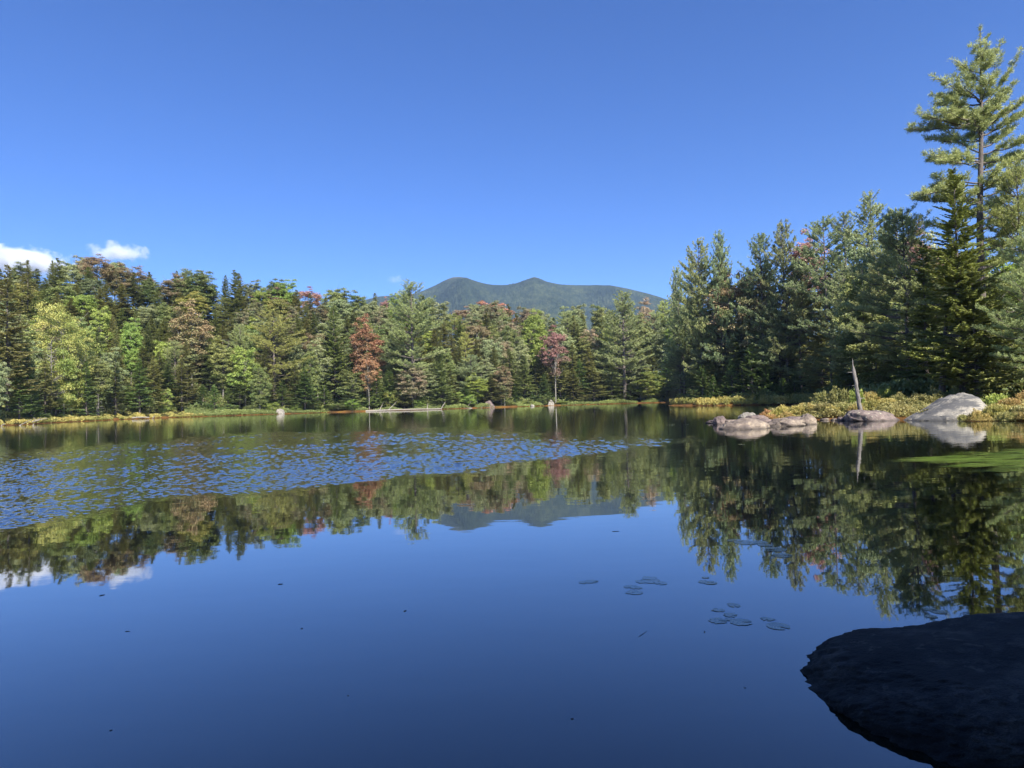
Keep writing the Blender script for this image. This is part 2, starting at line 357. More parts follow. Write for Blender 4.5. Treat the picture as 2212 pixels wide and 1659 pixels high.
def build_mountain():
    D0 = 3600.0
    prof = [(300, 700), (620, 700), (760, 656), (820, 640.5), (870, 638), (900, 634), (915, 628), (940, 617), (965, 604), (978, 599.5), (992, 599), (1008, 601.5), (1022, 607), (1042, 612.5), (1062, 616), (1095, 617.5), (1118, 614.5), (1140, 606), (1153, 600.5), (1164, 602.5), (1182, 609.5), (1210, 615), (1240, 616.5), (1290, 616.5), (1318, 617), (1345, 622), (1372, 628), (1400, 635), (1432, 645), (1480, 660), (1600, 690), (1800, 720), (2200, 760)]
    px = np.array([q[0] for q in prof], float); py = np.array([q[1] for q in prof], float)
    n, k = 1000, 190
    cx = np.linspace(300, 1900, n); cy = np.interp(cx, px, py)
    ker = np.hanning(5); ker /= ker.sum(); cy = np.convolve(np.pad(cy, 2, mode='edge'), ker, 'valid')
    crest = np.array([point_at(a, b, D0) for a, b in zip(cx, cy)])
    t = np.linspace(-0.35, 1, k)            # negative: the far side; 1: the foot towards us
    V = np.zeros((n, k, 3))
    spur = np.array([mn.noise(Vector((a * 0.012, 0.3, 1.7))) for a in cx])
    for j, tt in enumerate(t):
        drop = abs(tt) ** 1.15 * 0.95
        z = crest[:, 2] * (1 - drop)
        yy = D0 - tt * 1500 + spur * 260 * min(abs(tt) * 3, 1)
        V[:, j, 0] = crest[:, 0] * (yy / D0 if tt > 0 else 1)
        V[:, j, 1] = yy; V[:, j, 2] = z
    for i in range(n):                      # ravines, then the forest's own roughness
        for j in range(k):
            a = Vector((V[i, j, 0] * 0.004, V[i, j, 1] * 0.002, 0.5))
            V[i, j, 2] += mn.noise(a) * 70 * min(abs(t[j]) * 3.5, 1)
    sm = smooth(np.abs(t), 0.0, 0.10)[None, :]
    V[:, :, 2] += rng.random((n, k)) * (3.0 + 9.0 * sm)
    i = np.arange(n - 1)[:, None]; j = np.arange(k - 1)[None, :]
    f = np.stack([i * k + j, i * k + j + 1, (i + 1) * k + j + 1, (i + 1) * k + j], -1).reshape(-1)
    me = np_mesh("mountain", V.reshape(-1, 3), f, 4)
    m, N, L = new_mat("mountain_forest")
    geo = N.new("ShaderNodeNewGeometry")
    n1 = N.new("ShaderNodeTexNoise"); n1.inputs["Scale"].default_value = 0.0045; n1.inputs["Detail"].default_value = 12; n1.inputs["Roughness"].default_value = 0.72
    n2 = N.new("ShaderNodeTexNoise"); n2.inputs["Scale"].default_value = 0.045; n2.inputs["Detail"].default_value = 4
    L.new(geo.outputs["Position"], n1.inputs["Vector"]); L.new(geo.outputs["Position"], n2.inputs["Vector"])
    r = ramp(N, [(0.40, (0.010, 0.018, 0.013)), (0.5, (0.020, 0.031, 0.018)), (0.60, (0.048, 0.060, 0.030))])
    L.new(math_(N, L, 'ADD', math_(N, L, 'MULTIPLY', n1.outputs[0], 0.55), math_(N, L, 'MULTIPLY', n2.outputs[0], 0.45)), r.inputs[0])
    sx = N.new("ShaderNodeSeparateXYZ"); L.new(geo.outputs["Position"], sx.inputs[0])
    z = math_(N, L, 'ADD', sx.outputs[2], math_(N, L, 'MULTIPLY', n1.outputs[0], 160.0))
    e = N.new("ShaderNodeMapRange"); e.inputs[1].default_value = 755; e.inputs[2].default_value = 830; L.new(z, e.inputs[0])
    mx = N.new("ShaderNodeMix"); mx.data_type = 'RGBA'; L.new(math_(N, L, 'MULTIPLY', e.outputs[0], 0.7), mx.inputs[0])
    L.new(r.outputs[0], mx.inputs[6]); mx.inputs[7].default_value = (0.13, 0.115, 0.085, 1)
    p = N.new("ShaderNodeBsdfPrincipled"); p.inputs["Roughness"].default_value = 1; p.inputs["Specular IOR Level"].default_value = 0
    L.new(mx.outputs[2], p.inputs["Base Color"])
    o = N.new("ShaderNodeOutputMaterial"); L.new(p.outputs[0], o.inputs[0])
    tag(link("mountain", me, mat=m), kind="structure")
build_mountain()

if HAZE:
    m, N, L = new_mat("haze_air")
    v = N.new("ShaderNodeVolumePrincipled"); v.inputs["Color"].default_value = (0.50, 0.68, 1.0, 1); v.inputs["Density"].default_value = 0.000065
    o = N.new("ShaderNodeOutputMaterial"); L.new(v.outputs[0], o.inputs["Volume"])
    me = bpy.data.meshes.new("haze")
    x, y0, y1, z0, z1 = 4600, -2200, 5200, -2.8, 900
    me.from_pydata([(-x, y0, z0), (x, y0, z0), (x, y1, z0), (-x, y1, z0), (-x, y0, z1), (x, y0, z1), (x, y1, z1), (-x, y1, z1)], [],
                   [(3, 2, 1, 0), (4, 5, 6, 7), (0, 1, 5, 4), (1, 2, 6, 5), (2, 3, 7, 6), (3, 0, 4, 7)])
    tag(link("haze", me, mat=m), kind="stuff")

def build_cloud(name, px, py, wpx, hpx, d, dens, seed, label):
    """a lumpy closed volume, wispy through noise in its density"""
    c = point_at(px, py, d); s = d / FPX
    W, H = wpx * s / 2, hpx * s / 2
    import bmesh
    bm = bmesh.new(); bmesh.ops.create_icosphere(bm, subdivisions=4, radius=1)
    for v in bm.verts:
        v.co = Vector((v.co.x * W, v.co.y * W * 0.8, v.co.z * H))
    me = bpy.data.meshes.new(name); bm.to_mesh(me); bm.free()
    m, N, L = new_mat(name + "_vapour")
    tc = N.new("ShaderNodeTexCoord")
    mp = N.new("ShaderNodeMapping"); mp.inputs["Scale"].default_value = (1 / W, 1 / (W * 0.8), 1 / H)
    L.new(tc.outputs["Object"], mp.inputs[0])
    ln = N.new("ShaderNodeVectorMath"); ln.operation = 'LENGTH'; L.new(mp.outputs[0], ln.inputs[0])
    mp2 = N.new("ShaderNodeMapping"); mp2.inputs["Scale"].default_value = (1 / H, 1 / H, 1 / H); mp2.inputs["Location"].default_value = (seed, seed * 2, 0); L.new(tc.outputs["Object"], mp2.inputs[0])
    n1 = N.new("ShaderNodeTexNoise"); n1.inputs["Scale"].default_value = 0.9; n1.inputs["Detail"].default_value = 6; n1.inputs["Roughness"].default_value = 0.6
    L.new(mp2.outputs[0], n1.inputs["Vector"])
    # flat base: density cut below
    sz = N.new("ShaderNodeSeparateXYZ"); L.new(mp.outputs[0], sz.inputs[0])
    body = math_(N, L, 'SUBTRACT', 0.95, ln.outputs["Value"])
    f = math_(N, L, 'ADD', body, math_(N, L, 'MULTIPLY', math_(N, L, 'SUBTRACT', n1.outputs[0], 0.58), 2.6))
    base = N.new("ShaderNodeMapRange"); base.inputs[1].default_value = -0.85; base.inputs[2].default_value = -0.3; L.new(sz.outputs[2], base.inputs[0])
    f = math_(N, L, 'MULTIPLY', math_(N, L, 'MULTIPLY', f, 2.2, True), base.outputs[0])
    v = N.new("ShaderNodeVolumePrincipled"); v.inputs["Color"].default_value = (1, 1, 1, 1)
    L.new(math_(N, L, 'MULTIPLY', f, dens), v.inputs["Density"])
    v.inputs["Anisotropy"].default_value = 0.0
    o = N.new("ShaderNodeOutputMaterial"); L.new(v.outputs[0], o.inputs["Volume"])
    ob = link(name, me, mat=m); ob.location = c
    tag(ob, label, "cloud", "small clouds over the left skyline")
build_cloud("cloud", 42, 568, 262, 76, 9000, 0.010, 1.3, "larger white cloud sitting behind the spruce tips at the far left")
build_cloud("cloud", 254, 546, 140, 52, 9000, 0.006, 5.1, "small round-topped white cloud floating above the left ridge")
build_cloud("cloud", 853, 604, 46, 30, 9000, 0.0016, 8.4, "faint wisp of cloud above the forest, left of the mountain")

# ------------------------------------------------------------------ tree shapes (unit metres, base at the origin)
def branch_curve(p0, azim, L, rise0, curl, n=6):
    """rise0: starting slope; curl: how far it turns up towards the tip"""
    s = np.linspace(0, 1, n)
    h = np.array([math.cos(azim), math.sin(azim), 0])
    z = L * (rise0 * s + curl * s * s)
    return np.asarray(p0) + h[None, :] * (L * s)[:, None] + np.array([0, 0, 1.])[None, :] * z[:, None]
def interp_path(P, s):
    k = s * (len(P) - 1); i = np.minimum(k.astype(int), len(P) - 2); f = (k - i)[:, None]
    return P[i] * (1 - f) + P[i + 1] * f

def make_spruce(name, H, R, crown0=0.06, dens=1.0, droop=-0.12, ragged=0.25, lean=0.0, card=1.0):
    cr_, tb = Cards(), Tubes()
    zs = np.linspace(0, H, 12)
    wob = np.cumsum(rng.normal(0, 0.012 * H / 12, (12, 2)), axis=0)
    pts = np.stack([wob[:, 0] + lean * zs, wob[:, 1], zs], 1)
    tb.add(pts, np.maximum(0.011 * H * (1 - zs / H) ** 0.9, 0.012), 8, 0.05)
    z = crown0 * H
    while z < H * 0.985:
        t = (z - crown0 * H) / (H * (1 - crown0))
        nb = rng.integers(5, 8)
        c = interp_path(pts, np.array([z / H]))[0]
        for k in range(nb):
            prof = (1 - t) ** 0.85 * min(1, 0.55 + t * 4.5)
            L_ = max(0.14, R * prof * (1 + rng.normal(0, ragged)))
            L_ = min(L_, R * 1.2)
            a = rng.uniform(0, 2 * math.pi)
            rise = droop + 0.75 * t ** 1.6 + rng.normal(0, 0.07)
            P = branch_curve(c + np.array([0, 0, rng.uniform(-.12, .12)]), a, L_, rise, 0.14, 5)
            if L_ > 0.6: tb.add(P, np.linspace(0.012 + 0.010 * L_, 0.006, 5), 4)
            n = int((L_ * 32 + 8) * dens)
            s = rng.uniform(0.08 if t > 0.25 else 0.28, 1, n)
            base = interp_path(P, s)
            fw = unit(P[-1] - P[0])
            side = np.array([-fw[1], fw[0], 0]); side /= np.linalg.norm(side) + 1e-9
            sg = rng.choice([-1, 1], n)[:, None]
            dirs = unit(fw[None, :] * rng.uniform(.5, 1.1, n)[:, None] + side[None, :] * sg * rng.uniform(.3, 1.1, n)[:, None] + np.array([0, 0, 1.])[None, :] * rng.uniform(-.45, .12, n)[:, None])
            ln_ = np.clip(0.42 * L_ * (1.05 - s), 0.16, 0.62) * rng.uniform(.7, 1.2, n) * card
            up = unit(np.array([0, 0, 1.])[None, :] + 0.75 * rnd(n))
            S = unit(np.cross(dirs, up)) * (rng.uniform(.045, .08, n) * card)[:, None]
            tone = np.clip(0.35 + 0.35 * s + rng.normal(0, .16, n) + rng.normal(0, .08), 0, 1)
            cr_.add(base, dirs * ln_[:, None], S, tone)
        z += rng.uniform(.17, .27) * (1 + 0.012 * H)
    return tb.mesh(name + "_trunk"), cr_.mesh(name + "_crown"), cr_.top(), R

def needle_tufts(cr_, C, F, size, nper, wid, tone0):
    n = len(C)
    C2 = np.repeat(C, nper, 0) + rng.normal(0, size * 0.22, (n * nper, 3))
    D = unit(np.repeat(F, nper, 0) * 0.7 + np.array([0, 0, .28]) + 0.85 * rnd(n * nper)) * (size * rng.uniform(.6, 1.15, n * nper))[:, None]
    S = unit(np.cross(D, rnd(n * nper))) * wid
    cr_.add(C2, D, S, np.clip(np.repeat(tone0, nper) + rng.normal(0, .12, n * nper), 0, 1))

def pine_branch(cr_, tb, c, a, L_, rise, curl, size=0.24, nper=9, wid=0.022, bare=0.35, dens=1.0, thick=1.0):
    P = branch_curve(c, a, L_, rise, curl, 8)
    P[1:] += rng.normal(0, 0.018 * L_, (7, 3))
    tb.add(P, np.linspace((0.018 + 0.013 * L_) * thick, 0.01, 8), 5)
    fw = unit(P[-1] - P[0]); side = np.array([-fw[1], fw[0], 0]); side /= np.linalg.norm(side) + 1e-9
    ns = max(3, int(L_ * 4.2 * dens))
    btone = rng.normal(.5, .13)
    for s in np.linspace(bare, 1.0, ns):
        s = min(1, s + rng.normal(0, .03)); b = interp_path(P, np.array([max(s, 0)]))[0]
        sg = rng.choice([-1, 1]); l2 = (0.30 * L_ * (1.12 - s) ** 0.8 + 0.28) * rng.uniform(.55, 1.2)
        l2 = min(l2, 1.7)
        d2 = unit(fw * rng.uniform(.5, 1.2) + side * sg * rng.uniform(.5, 1.2) + np.array([0, 0, rng.uniform(-.02, .42)]))
        Q = b[None, :] + d2[None, :] * np.linspace(0, l2, 4)[:, None] + np.array([0, 0, 1.])[None, :] * (np.linspace(0, 1, 4) ** 2 * .12 * l2)[:, None]
        tb.add(Q, np.linspace(0.014, 0.006, 4), 3)
        nt = max(2, int(l2 * 7 * dens))
        ss = rng.uniform(.25, 1.0, nt)
        C = interp_path(Q, ss)
        F = unit(d2[None, :] + rng.normal(0, .35, (nt, 3)))
        needle_tufts(cr_, C + np.array([0, 0, .03]), F, size, nper, wid, np.full(nt, btone) + rng.normal(0, .08, nt))

def make_pine(name, H, R, crown0=0.25, step=0.85, upsw=0.35, size=0.26, nper=9, wid=0.024, broad=1.0, taper=1.0, dens=1.0):
    cr_, tb = Cards(), Tubes()
    zs = np.linspace(0, H * .985, 14)
    wob = np.cumsum(rng.normal(0, 0.010 * H / 14, (14, 2)), axis=0)
    pts = np.stack([wob[:, 0], wob[:, 1], zs], 1)
    tb.add(pts, np.maximum(0.0125 * H * (1 - zs / H) ** 0.8, 0.02), 9, 0.04)
    for k in range(5):                       # dead stubs under the crown
        z = rng.uniform(.1, max(crown0, .12)) * H; a = rng.uniform(0, 6.28)
        tb.add(branch_curve(interp_path(pts, np.array([z / H]))[0], a, rng.uniform(.8, 2.0), -.1, -.1, 4), np.linspace(.035, .008, 4), 4)
    z = crown0 * H
    while z < H * .97:
        t = (z - crown0 * H) / (H * (1 - crown0))
        c = interp_path(pts, np.array([z / H]))[0]
        for k in range(rng.integers(3, 6)):
            prof = (1 - t ** (1.9 * taper)) * min(1.0, .62 + t * 2.2) + .12
            L_ = R * prof * rng.uniform(.5, 1.18) * broad
            pine_branch(cr_, tb, c, rng.uniform(0, 6.283), L_, -.05 + upsw * (0.25 + t * 1.6), .16 + .25 * t, size, nper, wid, .30, dens)
        z += step * rng.uniform(.7, 1.25) * (1.05 - .55 * t)
    # the leader's plume
    C = interp_path(pts, rng.uniform(.95, 1, 16)); needle_tufts(cr_, C, np.tile([0, 0, 1.], (16, 1)), size, nper, wid, np.full(16, .55))
    return tb.mesh(name + "_trunk"), cr_.mesh(name + "_crown"), cr_.top(), R

def make_leafy(name, H, R, crown0=0.3, nclus=150, nleaf=95, leaf=0.17, flat=0.35, trunk_r=0.011, gap=0.0, red=0.0):
    """broadleaf tree: limbs reach to clumps of leaves in an uneven crown; tone rises where the leaves have turned"""
    cr_, tb = Cards(), Tubes()
    zt = H * .78
    zs = np.linspace(0, zt, 8); wob = np.cumsum(rng.normal(0, 0.02 * H / 8, (8, 2)), axis=0)
    pts = np.stack([wob[:, 0], wob[:, 1], zs], 1)
    tb.add(pts, trunk_r * H * (1.05 - zs / zt * .85), 7, .05)
    cz, hz = (crown0 * H + H) / 2, (H - crown0 * H) / 2
    so = rng.uniform(0, 50)
    limbs = []
    for k in range(12):
        a = rng.uniform(0, 6.283); z0 = rng.uniform(crown0 * .8, .72) * H
        e = rnd(1)[0]; e[2] = abs(e[2]) * .9 - .1
        tip = np.array([math.cos(a) * R * .7, math.sin(a) * R * .7, 0]) * rng.uniform(.6, 1) + np.array([0, 0, min(H * .93, z0 + rng.uniform(.12, .35) * H)])
        b = interp_path(pts, np.array([min(z0 / zt, 1)]))[0]
        s = np.linspace(0, 1, 6)[:, None]
        Q = b + (tip - b) * s + np.array([0, 0, 1]) * (s * (1 - s)) * -.05 * H + rng.normal(0, .012 * H, (6, 3)) * s
        tb.add(Q, np.linspace(trunk_r * H * .42, .012, 6), 5); limbs.append(Q)
    LP = np.concatenate(limbs + [pts[3:]])
    for k in range(nclus):
        d = rnd(1)[0]; rr = rng.uniform(.35, 1.0) ** .45
        lump = .80 + .55 * mn.noise(Vector((d[0] * 1.8 + so, d[1] * 1.8, d[2] * 1.8)))
        c = np.array([d[0] * R * rr * lump, d[1] * R * rr * lump, cz + d[2] * hz * rr * min(lump, 1.02)])
        if gap and mn.noise(Vector(c / R * 1.6 + np.array([so, 3, 9]))) < -gap: continue
        q = LP[np.argmin(np.linalg.norm(LP - c, axis=1) + np.maximum(LP[:, 2] - c[2], 0))]
        if rng.random() < .55:
            s = np.linspace(0, 1, 4)[:, None]
            tb.add(q + (c - q) * s + rng.normal(0, .05, (4, 3)) * s, np.linspace(.022, .006, 4), 3)
        r = rng.uniform(.10, .19) * R + .22
        n = int(nleaf * rng.uniform(.6, 1.3))
        off = rnd(n) * (rng.uniform(0, 1, n) ** .5)[:, None] * r; off[:, 2] *= flat * rng.uniform(.8, 1.5)
        off[:, 2] -= .25 * (off[:, 0] ** 2 + off[:, 1] ** 2) / r
        nrm = unit(np.array([0, 0, 1.]) + .8 * rnd(n) + unit(off) * .5)
        D = unit(np.cross(nrm, rnd(n))); S = np.cross(nrm, D)
        sz = leaf * rng.uniform(.6, 1.25, n)
        tone = np.clip(red * (.5 + (c[2] - cz) / hz * .45) * 1.2 + mn.noise(Vector(c / R * 2 + np.array([so, 0, 0]))) * .6 + .22 + rng.normal(0, .2, n), 0, 1)
        cr_.add(c + off, D * sz[:, None], S * (sz * .42)[:, None], tone)
    return tb.mesh(name + "_trunk"), cr_.mesh(name + "_crown"), cr_.top(), R

def make_shrub(name, H, R, n=5200, leaf=.055, upright=.8, stems=16):
    cr_, tb = Cards(), Tubes()
    for k in range(stems):
        a = rng.uniform(0, 6.283); r = R * rng.uniform(.1, .85); h = H * rng.uniform(.6, .98)
        tb.add(branch_curve((math.cos(a) * r * .25, math.sin(a) * r * .25, 0), a, r * .8, h / r * .7, h / r * .25, 4), np.linspace(.012, .004, 4), 4)
    so = rng.uniform(0, 99)
    m = int(n * 1.0); d = rnd(m); d[:, 2] = np.abs(d[:, 2])
    nz = np.array([mn.noise(Vector(q * 2.6 + np.array([so, 0, 0]))) for q in d])
    rr = (rng.uniform(.25, 1, m) ** .4) * (.82 + .5 * nz)
    C = np.stack([d[:, 0] * R * rr, d[:, 1] * R * rr, .06 * H + d[:, 2] * H * rr * .95], 1)
    D = unit(np.array([0, 0, upright]) + .8 * rnd(m) + d * .3); S = unit(np.cross(D, rnd(m)))
    sz = leaf * rng.uniform(.6, 1.4, m)
    tone = np.clip(.5 + nz * .9 + rng.normal(0, .2, m), 0, 1)
    cr_.add(C, D * sz[:, None] * 1.5, S * (sz * .36)[:, None], tone)
    return tb.mesh(name + "_stems"), cr_.mesh(name + "_leaves"), H, R

def make_dead(name, H, R, nb=46, up=.2):
    tb, br = Tubes(), Tubes()
    zs = np.linspace(0, H, 9); wob = np.cumsum(rng.normal(0, .015 * H / 9, (9, 2)), axis=0)
    pts = np.stack([wob[:, 0], wob[:, 1], zs], 1); tb.add(pts, np.maximum(.013 * H * (1 - zs / H * .85), .03), 7, .05)
    for k in range(nb):
        z = H * rng.uniform(.2, .98); a = rng.uniform(0, 6.283); L_ = R * (1.15 - z / H) * rng.uniform(.5, 1.1)
        P = branch_curve(interp_path(pts, np.array([z / H]))[0], a, L_, rng.normal(up, .2), rng.normal(-.1, .15), 5)
        br.add(P, np.linspace(.04, .012, 5), 4)
        for q in range(4):
            s = rng.uniform(.3, .95); b = interp_path(P, np.array([s]))[0]
            br.add(branch_curve(b, a + rng.normal(0, .8), L_ * .35, rng.normal(0.1, .3), 0, 3), np.linspace(.02, .008, 3), 3)
    return tb.mesh(name + "_trunk"), br.mesh(name + "_branches"), H, R

SPR = [make_spruce("spruce", 13, 2.3, .05, 1.0), make_spruce("spruce", 14, 2.0, .10, .9, -.2, .35), make_spruce("spruce", 12, 2.6, .03, 1.0, -.05, .2), make_spruce("spruce", 15, 2.1, .16, .85, -.22, .4)]
FIR = [make_spruce("fir", 6, 1.55, .03, 1.5, .02, .16, card=.72), make_spruce("fir", 7, 1.45, .03, 1.4, -.02, .22, card=.72)]
PIN = [make_pine("pine", 22, 4.2, .16, .75, wid=.034), make_pine("pine", 24, 4.8, .22, .85, .30, wid=.034), make_pine("pine", 20, 3.6, .12, .75, .5, wid=.034), make_pine("pine", 23, 5.2, .26, .9, .2, wid=.034)]
MAP = [make_leafy("maple", 14, 3.6, .08, 260, 100, .21), make_leafy("maple", 13, 3.4, .14, 230, 100, .21, .3, gap=.2, red=.4), make_leafy("maple", 15, 3.2, .10, 250, 100, .20, .4, red=.6), make_leafy("maple", 12, 3.8, .06, 260, 100, .21, .3, red=.2), make_leafy("maple", 14, 3.5, .30, 200, 95, .20, .28, gap=.15, red=.9)]
SAP = [make_leafy("sapling", 4.5, 1.6, .08, 70, 75, .13, .35), make_leafy("sapling", 3.6, 1.8, .05, 70, 80, .12, .4)]
BOG = [make_shrub("bog_shrub", .95, .95, 4600, .07), make_shrub("bog_shrub", .8, 1.15, 4600, .07), make_shrub("bog_shrub", 1.2, .9, 4600, .075, .9)]
DEAD = [make_dead("dead_tree", 11, 1.7, 60, .1), make_dead("dead_tree", 8, 2.2, 40, .5)]

SPC = [leaf_mat("spruce_needles", (0.060, 0.075, 0.024), (0.135, 0.148, 0.045), trans=.30),
       leaf_mat("olive_spruce_needles", (0.075, 0.082, 0.026), (0.170, 0.165, 0.055), trans=.30),
       leaf_mat("fresh_fir_needles", (0.055, 0.085, 0.026), (0.120, 0.165, 0.046), trans=.30)]
PINC = [leaf_mat("pine_needles", (0.085, 0.105, 0.042), (0.200, 0.215, 0.082), trans=.28),
        leaf_mat("blue_pine_needles", (0.078, 0.102, 0.048), (0.180, 0.205, 0.092), trans=.28),
        leaf_mat("yellow_pine_needles", (0.100, 0.118, 0.034), (0.250, 0.255, 0.074), trans=.28)]
LC = dict(
    green=leaf_mat("green_leaves", (0.058, 0.080, 0.024), (0.135, 0.140, 0.046)),
    lime=leaf_mat("lime_leaves", (0.080, 0.115, 0.024), (0.175, 0.205, 0.045)),
    pale=leaf_mat("pale_green_leaves", (0.085, 0.105, 0.045), (0.160, 0.170, 0.080)),
    yellow=leaf_mat("yellowing_leaves", (0.085, 0.115, 0.026), (0.210, 0.190, 0.055)),
    rust=leaf_mat("rusty_leaves", (0.072, 0.090, 0.034), (0.155, 0.110, 0.060)),
    pink=leaf_mat("turning_leaves", (0.075, 0.095, 0.040), (0.175, 0.120, 0.080)),
    crimson=leaf_mat("crimson_leaves", (0.080, 0.082, 0.042), (0.165, 0.085, 0.072)),
    scarlet=leaf_mat("scarlet_leaves", (0.090, 0.100, 0.045), (0.240, 0.090, 0.070)),
    orange=leaf_mat("orange_leaves", (0.085, 0.075, 0.034), (0.155, 0.080, 0.042)),
    bog=leaf_mat("bog_leaves", (0.100, 0.105, 0.028), (0.225, 0.178, 0.055)),
    bogolive=leaf_mat("bog_olive_leaves", (0.060, 0.070, 0.022), (0.150, 0.132, 0.045)),
    bogorange=leaf_mat("bog_orange_leaves", (0.100, 0.100, 0.030), (0.260, 0.150, 0.060)))

# ------------------------------------------------------------------ placing trees
TREES = []
def put(name, proto, leafm, barkm, loc, sc, rot=None, child=("trunk", "crown"), label=None, cat="tree", group=None, lean=(0, 0), **info):
    e = bpy.data.objects.new(name, None); COL.objects.link(e); e.empty_display_size = .3
    e.location = loc; e.rotation_euler = (lean[0], lean[1], rng.uniform(0, 6.283) if rot is None else rot)
    e.scale = sc if hasattr(sc, "__len__") else (sc, sc, sc)
    for nm, me, mt in ((child[0], proto[0], barkm), (child[1], proto[1], leafm)):
        o = bpy.data.objects.new(nm, me); COL.objects.link(o); o.parent = e
        if not me.materials: me.materials.append(mt)
        o.material_slots[0].link = 'OBJECT'; o.material_slots[0].material = mt
    tag(e, label, cat, group)
    return e
def tree(name, proto, leafm, px, ytop, d, rad=None, label=None, kind_words=None, barkm=None, group=None, cat="tree", lift=0.0, hmin=3.0):
    """px, ytop: where the tip shows; d: distance; rad: crown radius in picture units"""
    if 1442 < px < 1835:                     # the narrow bog stays open in front of the woods
        dmin = float(np.interp(px, [1442, 1450, 1520, 1580, 1639, 1700, 1750, 1800, 1835], [141, 139, 120, 115, 111, 106, 100, 88, 80])) + (8.5 if "fir" in name else 13)
        if d < dmin: d = dmin + rng.uniform(0, 3)
    top = point_at(px, ytop, d)
    gz = ground_z(top[0], d)
    if gz < 0.02: return None
    H = top[2] - gz
    if H < hmin: return None
    s = H / proto[2]
    sr_ = s * rng.uniform(.92, 1.1) if rad is None else (rad * d / FPX) / proto[3]
    sr_ = min(max(sr_, s * .6), s * 2.6)
    e = put(name, proto, leafm, barkm or (BARK if "maple" not in name else BARK_PALE), (top[0], d, gz - .1), (sr_, sr_, s), label=label, cat=cat, group=group)
    base_py = 829.5 - FPX * ((gz - CAM_H) / d - math.tan(PITCH)) - (px - 1106) * .0262
    TREES.append(dict(o=e, px=px, top=ytop, base=base_py, d=d, words=kind_words, done=label is not None, r=sr_ * proto[3] * FPX / d, name=name))
    return e

# skyline of the woods (picture units)
SKY = [(-140, 560), (0, 580), (21, 568), (40, 585), (53, 562), (72, 578), (93, 580), (110, 570), (121, 558), (146, 566), (169, 574), (180, 560), (211, 546), (239, 560), (258, 564), (292, 566), (309, 583), (341, 587), (365, 586), (399, 581), (435, 586), (478, 600), (508, 583), (544, 604), (606, 604), (665, 611), (733, 623), (794, 636), (853, 634), (915, 641), (971, 659), (1009, 660), (1058, 652), (1085, 654), (1131, 662), (1186, 670), (1232, 658), (1270, 664), (1311, 652), (1369, 656), (1393, 648), (1431, 640), (1455, 620)]
SX = [q[0] for q in SKY]; SY = [q[1] for q in SKY]
def dshore(px):
    xs = [-120, 0, 70, 142, 206, 280, 370, 464, 548, 606, 709, 792, 944, 1041, 1120, 1190, 1253, 1340, 1440, 1500]
    ds = [96, 102, 112, 124, 134, 148, 158, 164, 171, 176, 184, 188, 192, 203, 212, 218, 226, 232, 226, 200]
    return float(np.interp(px, xs, ds))
def dback(px): return float(np.interp(px, HPX, HEN))
NEAR_HERO = []

# --- trees one would name
H_ = lambda *a, **k: tree(*a[:6], a[6] * 1.08, *a[7:], **k)
pine_c = make_pine("pine_centre", 26, 4.6, .24, .9, .42, .30, 9, .03)
H_("pine_tree", pine_c, PINC[0], 889, 606, 196, 62, "tallest pine on the far bank, its plume standing above the ridge left of the mountain")
H_("pine_tree", PIN[1], PINC[2], 590, 668, 186, 66, "tiered pine with yellow-green plates of needles behind the small pale boulder")
H_("pine_tree", PIN[0], PINC[0], 1343, 629, 236, 56, "broad-topped pine rising against the right foot of the mountain")
H_("pine_tree", PIN[3], PINC[2], 1335, 700, 229, 60, "pine with drooping pale boughs over the dark cove at the end of the pond")
H_("maple_tree", MAP[2], LC["orange"], 790, 680, 196, 36, "orange-brown maple glowing in the middle of the far bank")
H_("maple_tree", MAP[4], LC["orange"], 795, 762, 192, 24, "small orange maple just under the large orange-brown one")
H_("maple_tree", MAP[3], LC["pink"], 890, 792, 194, 34, "pinkish low maple by the water at the foot of the tallest far-bank pine")
H_("maple_tree", MAP[1], LC["scarlet"], 1060, 650, 262, 50, "maple with a scarlet top in front of the saddle of the mountain")
H_("maple_tree", MAP[4], LC["pink"], 1008, 660, 262, 44, "rosy maple between the scarlet-topped one and the far-bank tall pine")
H_("maple_tree", MAP[4], LC["crimson"], 1196, 702, 226, 34, "crimson maple with bare pale limbs showing, right of the bright green maple")
H_("maple_tree", MAP[0], LC["lime"], 1152, 668, 236, 34, "bright green maple under the right-hand peak of the mountain")
H_("maple_tree", MAP[1], LC["rust"], 1088, 790, 212, 24, "low maple with red tips by the shore, right of the dark shoreline rock")
H_("maple_tree", MAP[4], LC["crimson"], 665, 618, 236, 30, "dark crimson maple on the ridge left of the orange-brown maple")
H_("maple_tree", MAP[1], LC["crimson"], 603, 622, 228, 42, "mauve-red maple on the ridge above the tiered pine")
H_("maple_tree", MAP[4], LC["crimson"], 560, 626, 224, 30, "crimson maple at the left end of the red row on the ridge")
H_("maple_tree", MAP[4], LC["crimson"], 833, 640, 246, 16, "small crimson treetop poking above the ridge left of the tallest pine")
H_("maple_tree", MAP[2], LC["pink"], 375, 588, 205, 34, "salmon-topped maple on the skyline above the grey dead spruce")
H_("maple_tree", make_leafy("broad_maple", 14, 6.0, .06, 480, 125, .17, .28, gap=.12, red=.3), LC["yellow"], 135, 655, 132, 66, "broad lime and yellow maple low on the left slope")
H_("maple_tree", MAP[3], LC["lime"], 260, 768, 142, 44, "bright lime maple just above the left bog, leaning out of the spruces")
H_("maple_tree", MAP[2], LC["rust"], 412, 648, 178, 44, "yellow and rust maple halfway up the left slope")
H_("maple_tree", MAP[4], LC["rust"], 211, 547, 192, 32, "rust-tipped treetop that is the highest point of the left ridge")
H_("maple_tree", MAP[2], LC["rust"], 260, 564, 196, 24, "small rust treetop beside the left ridge's highest point")
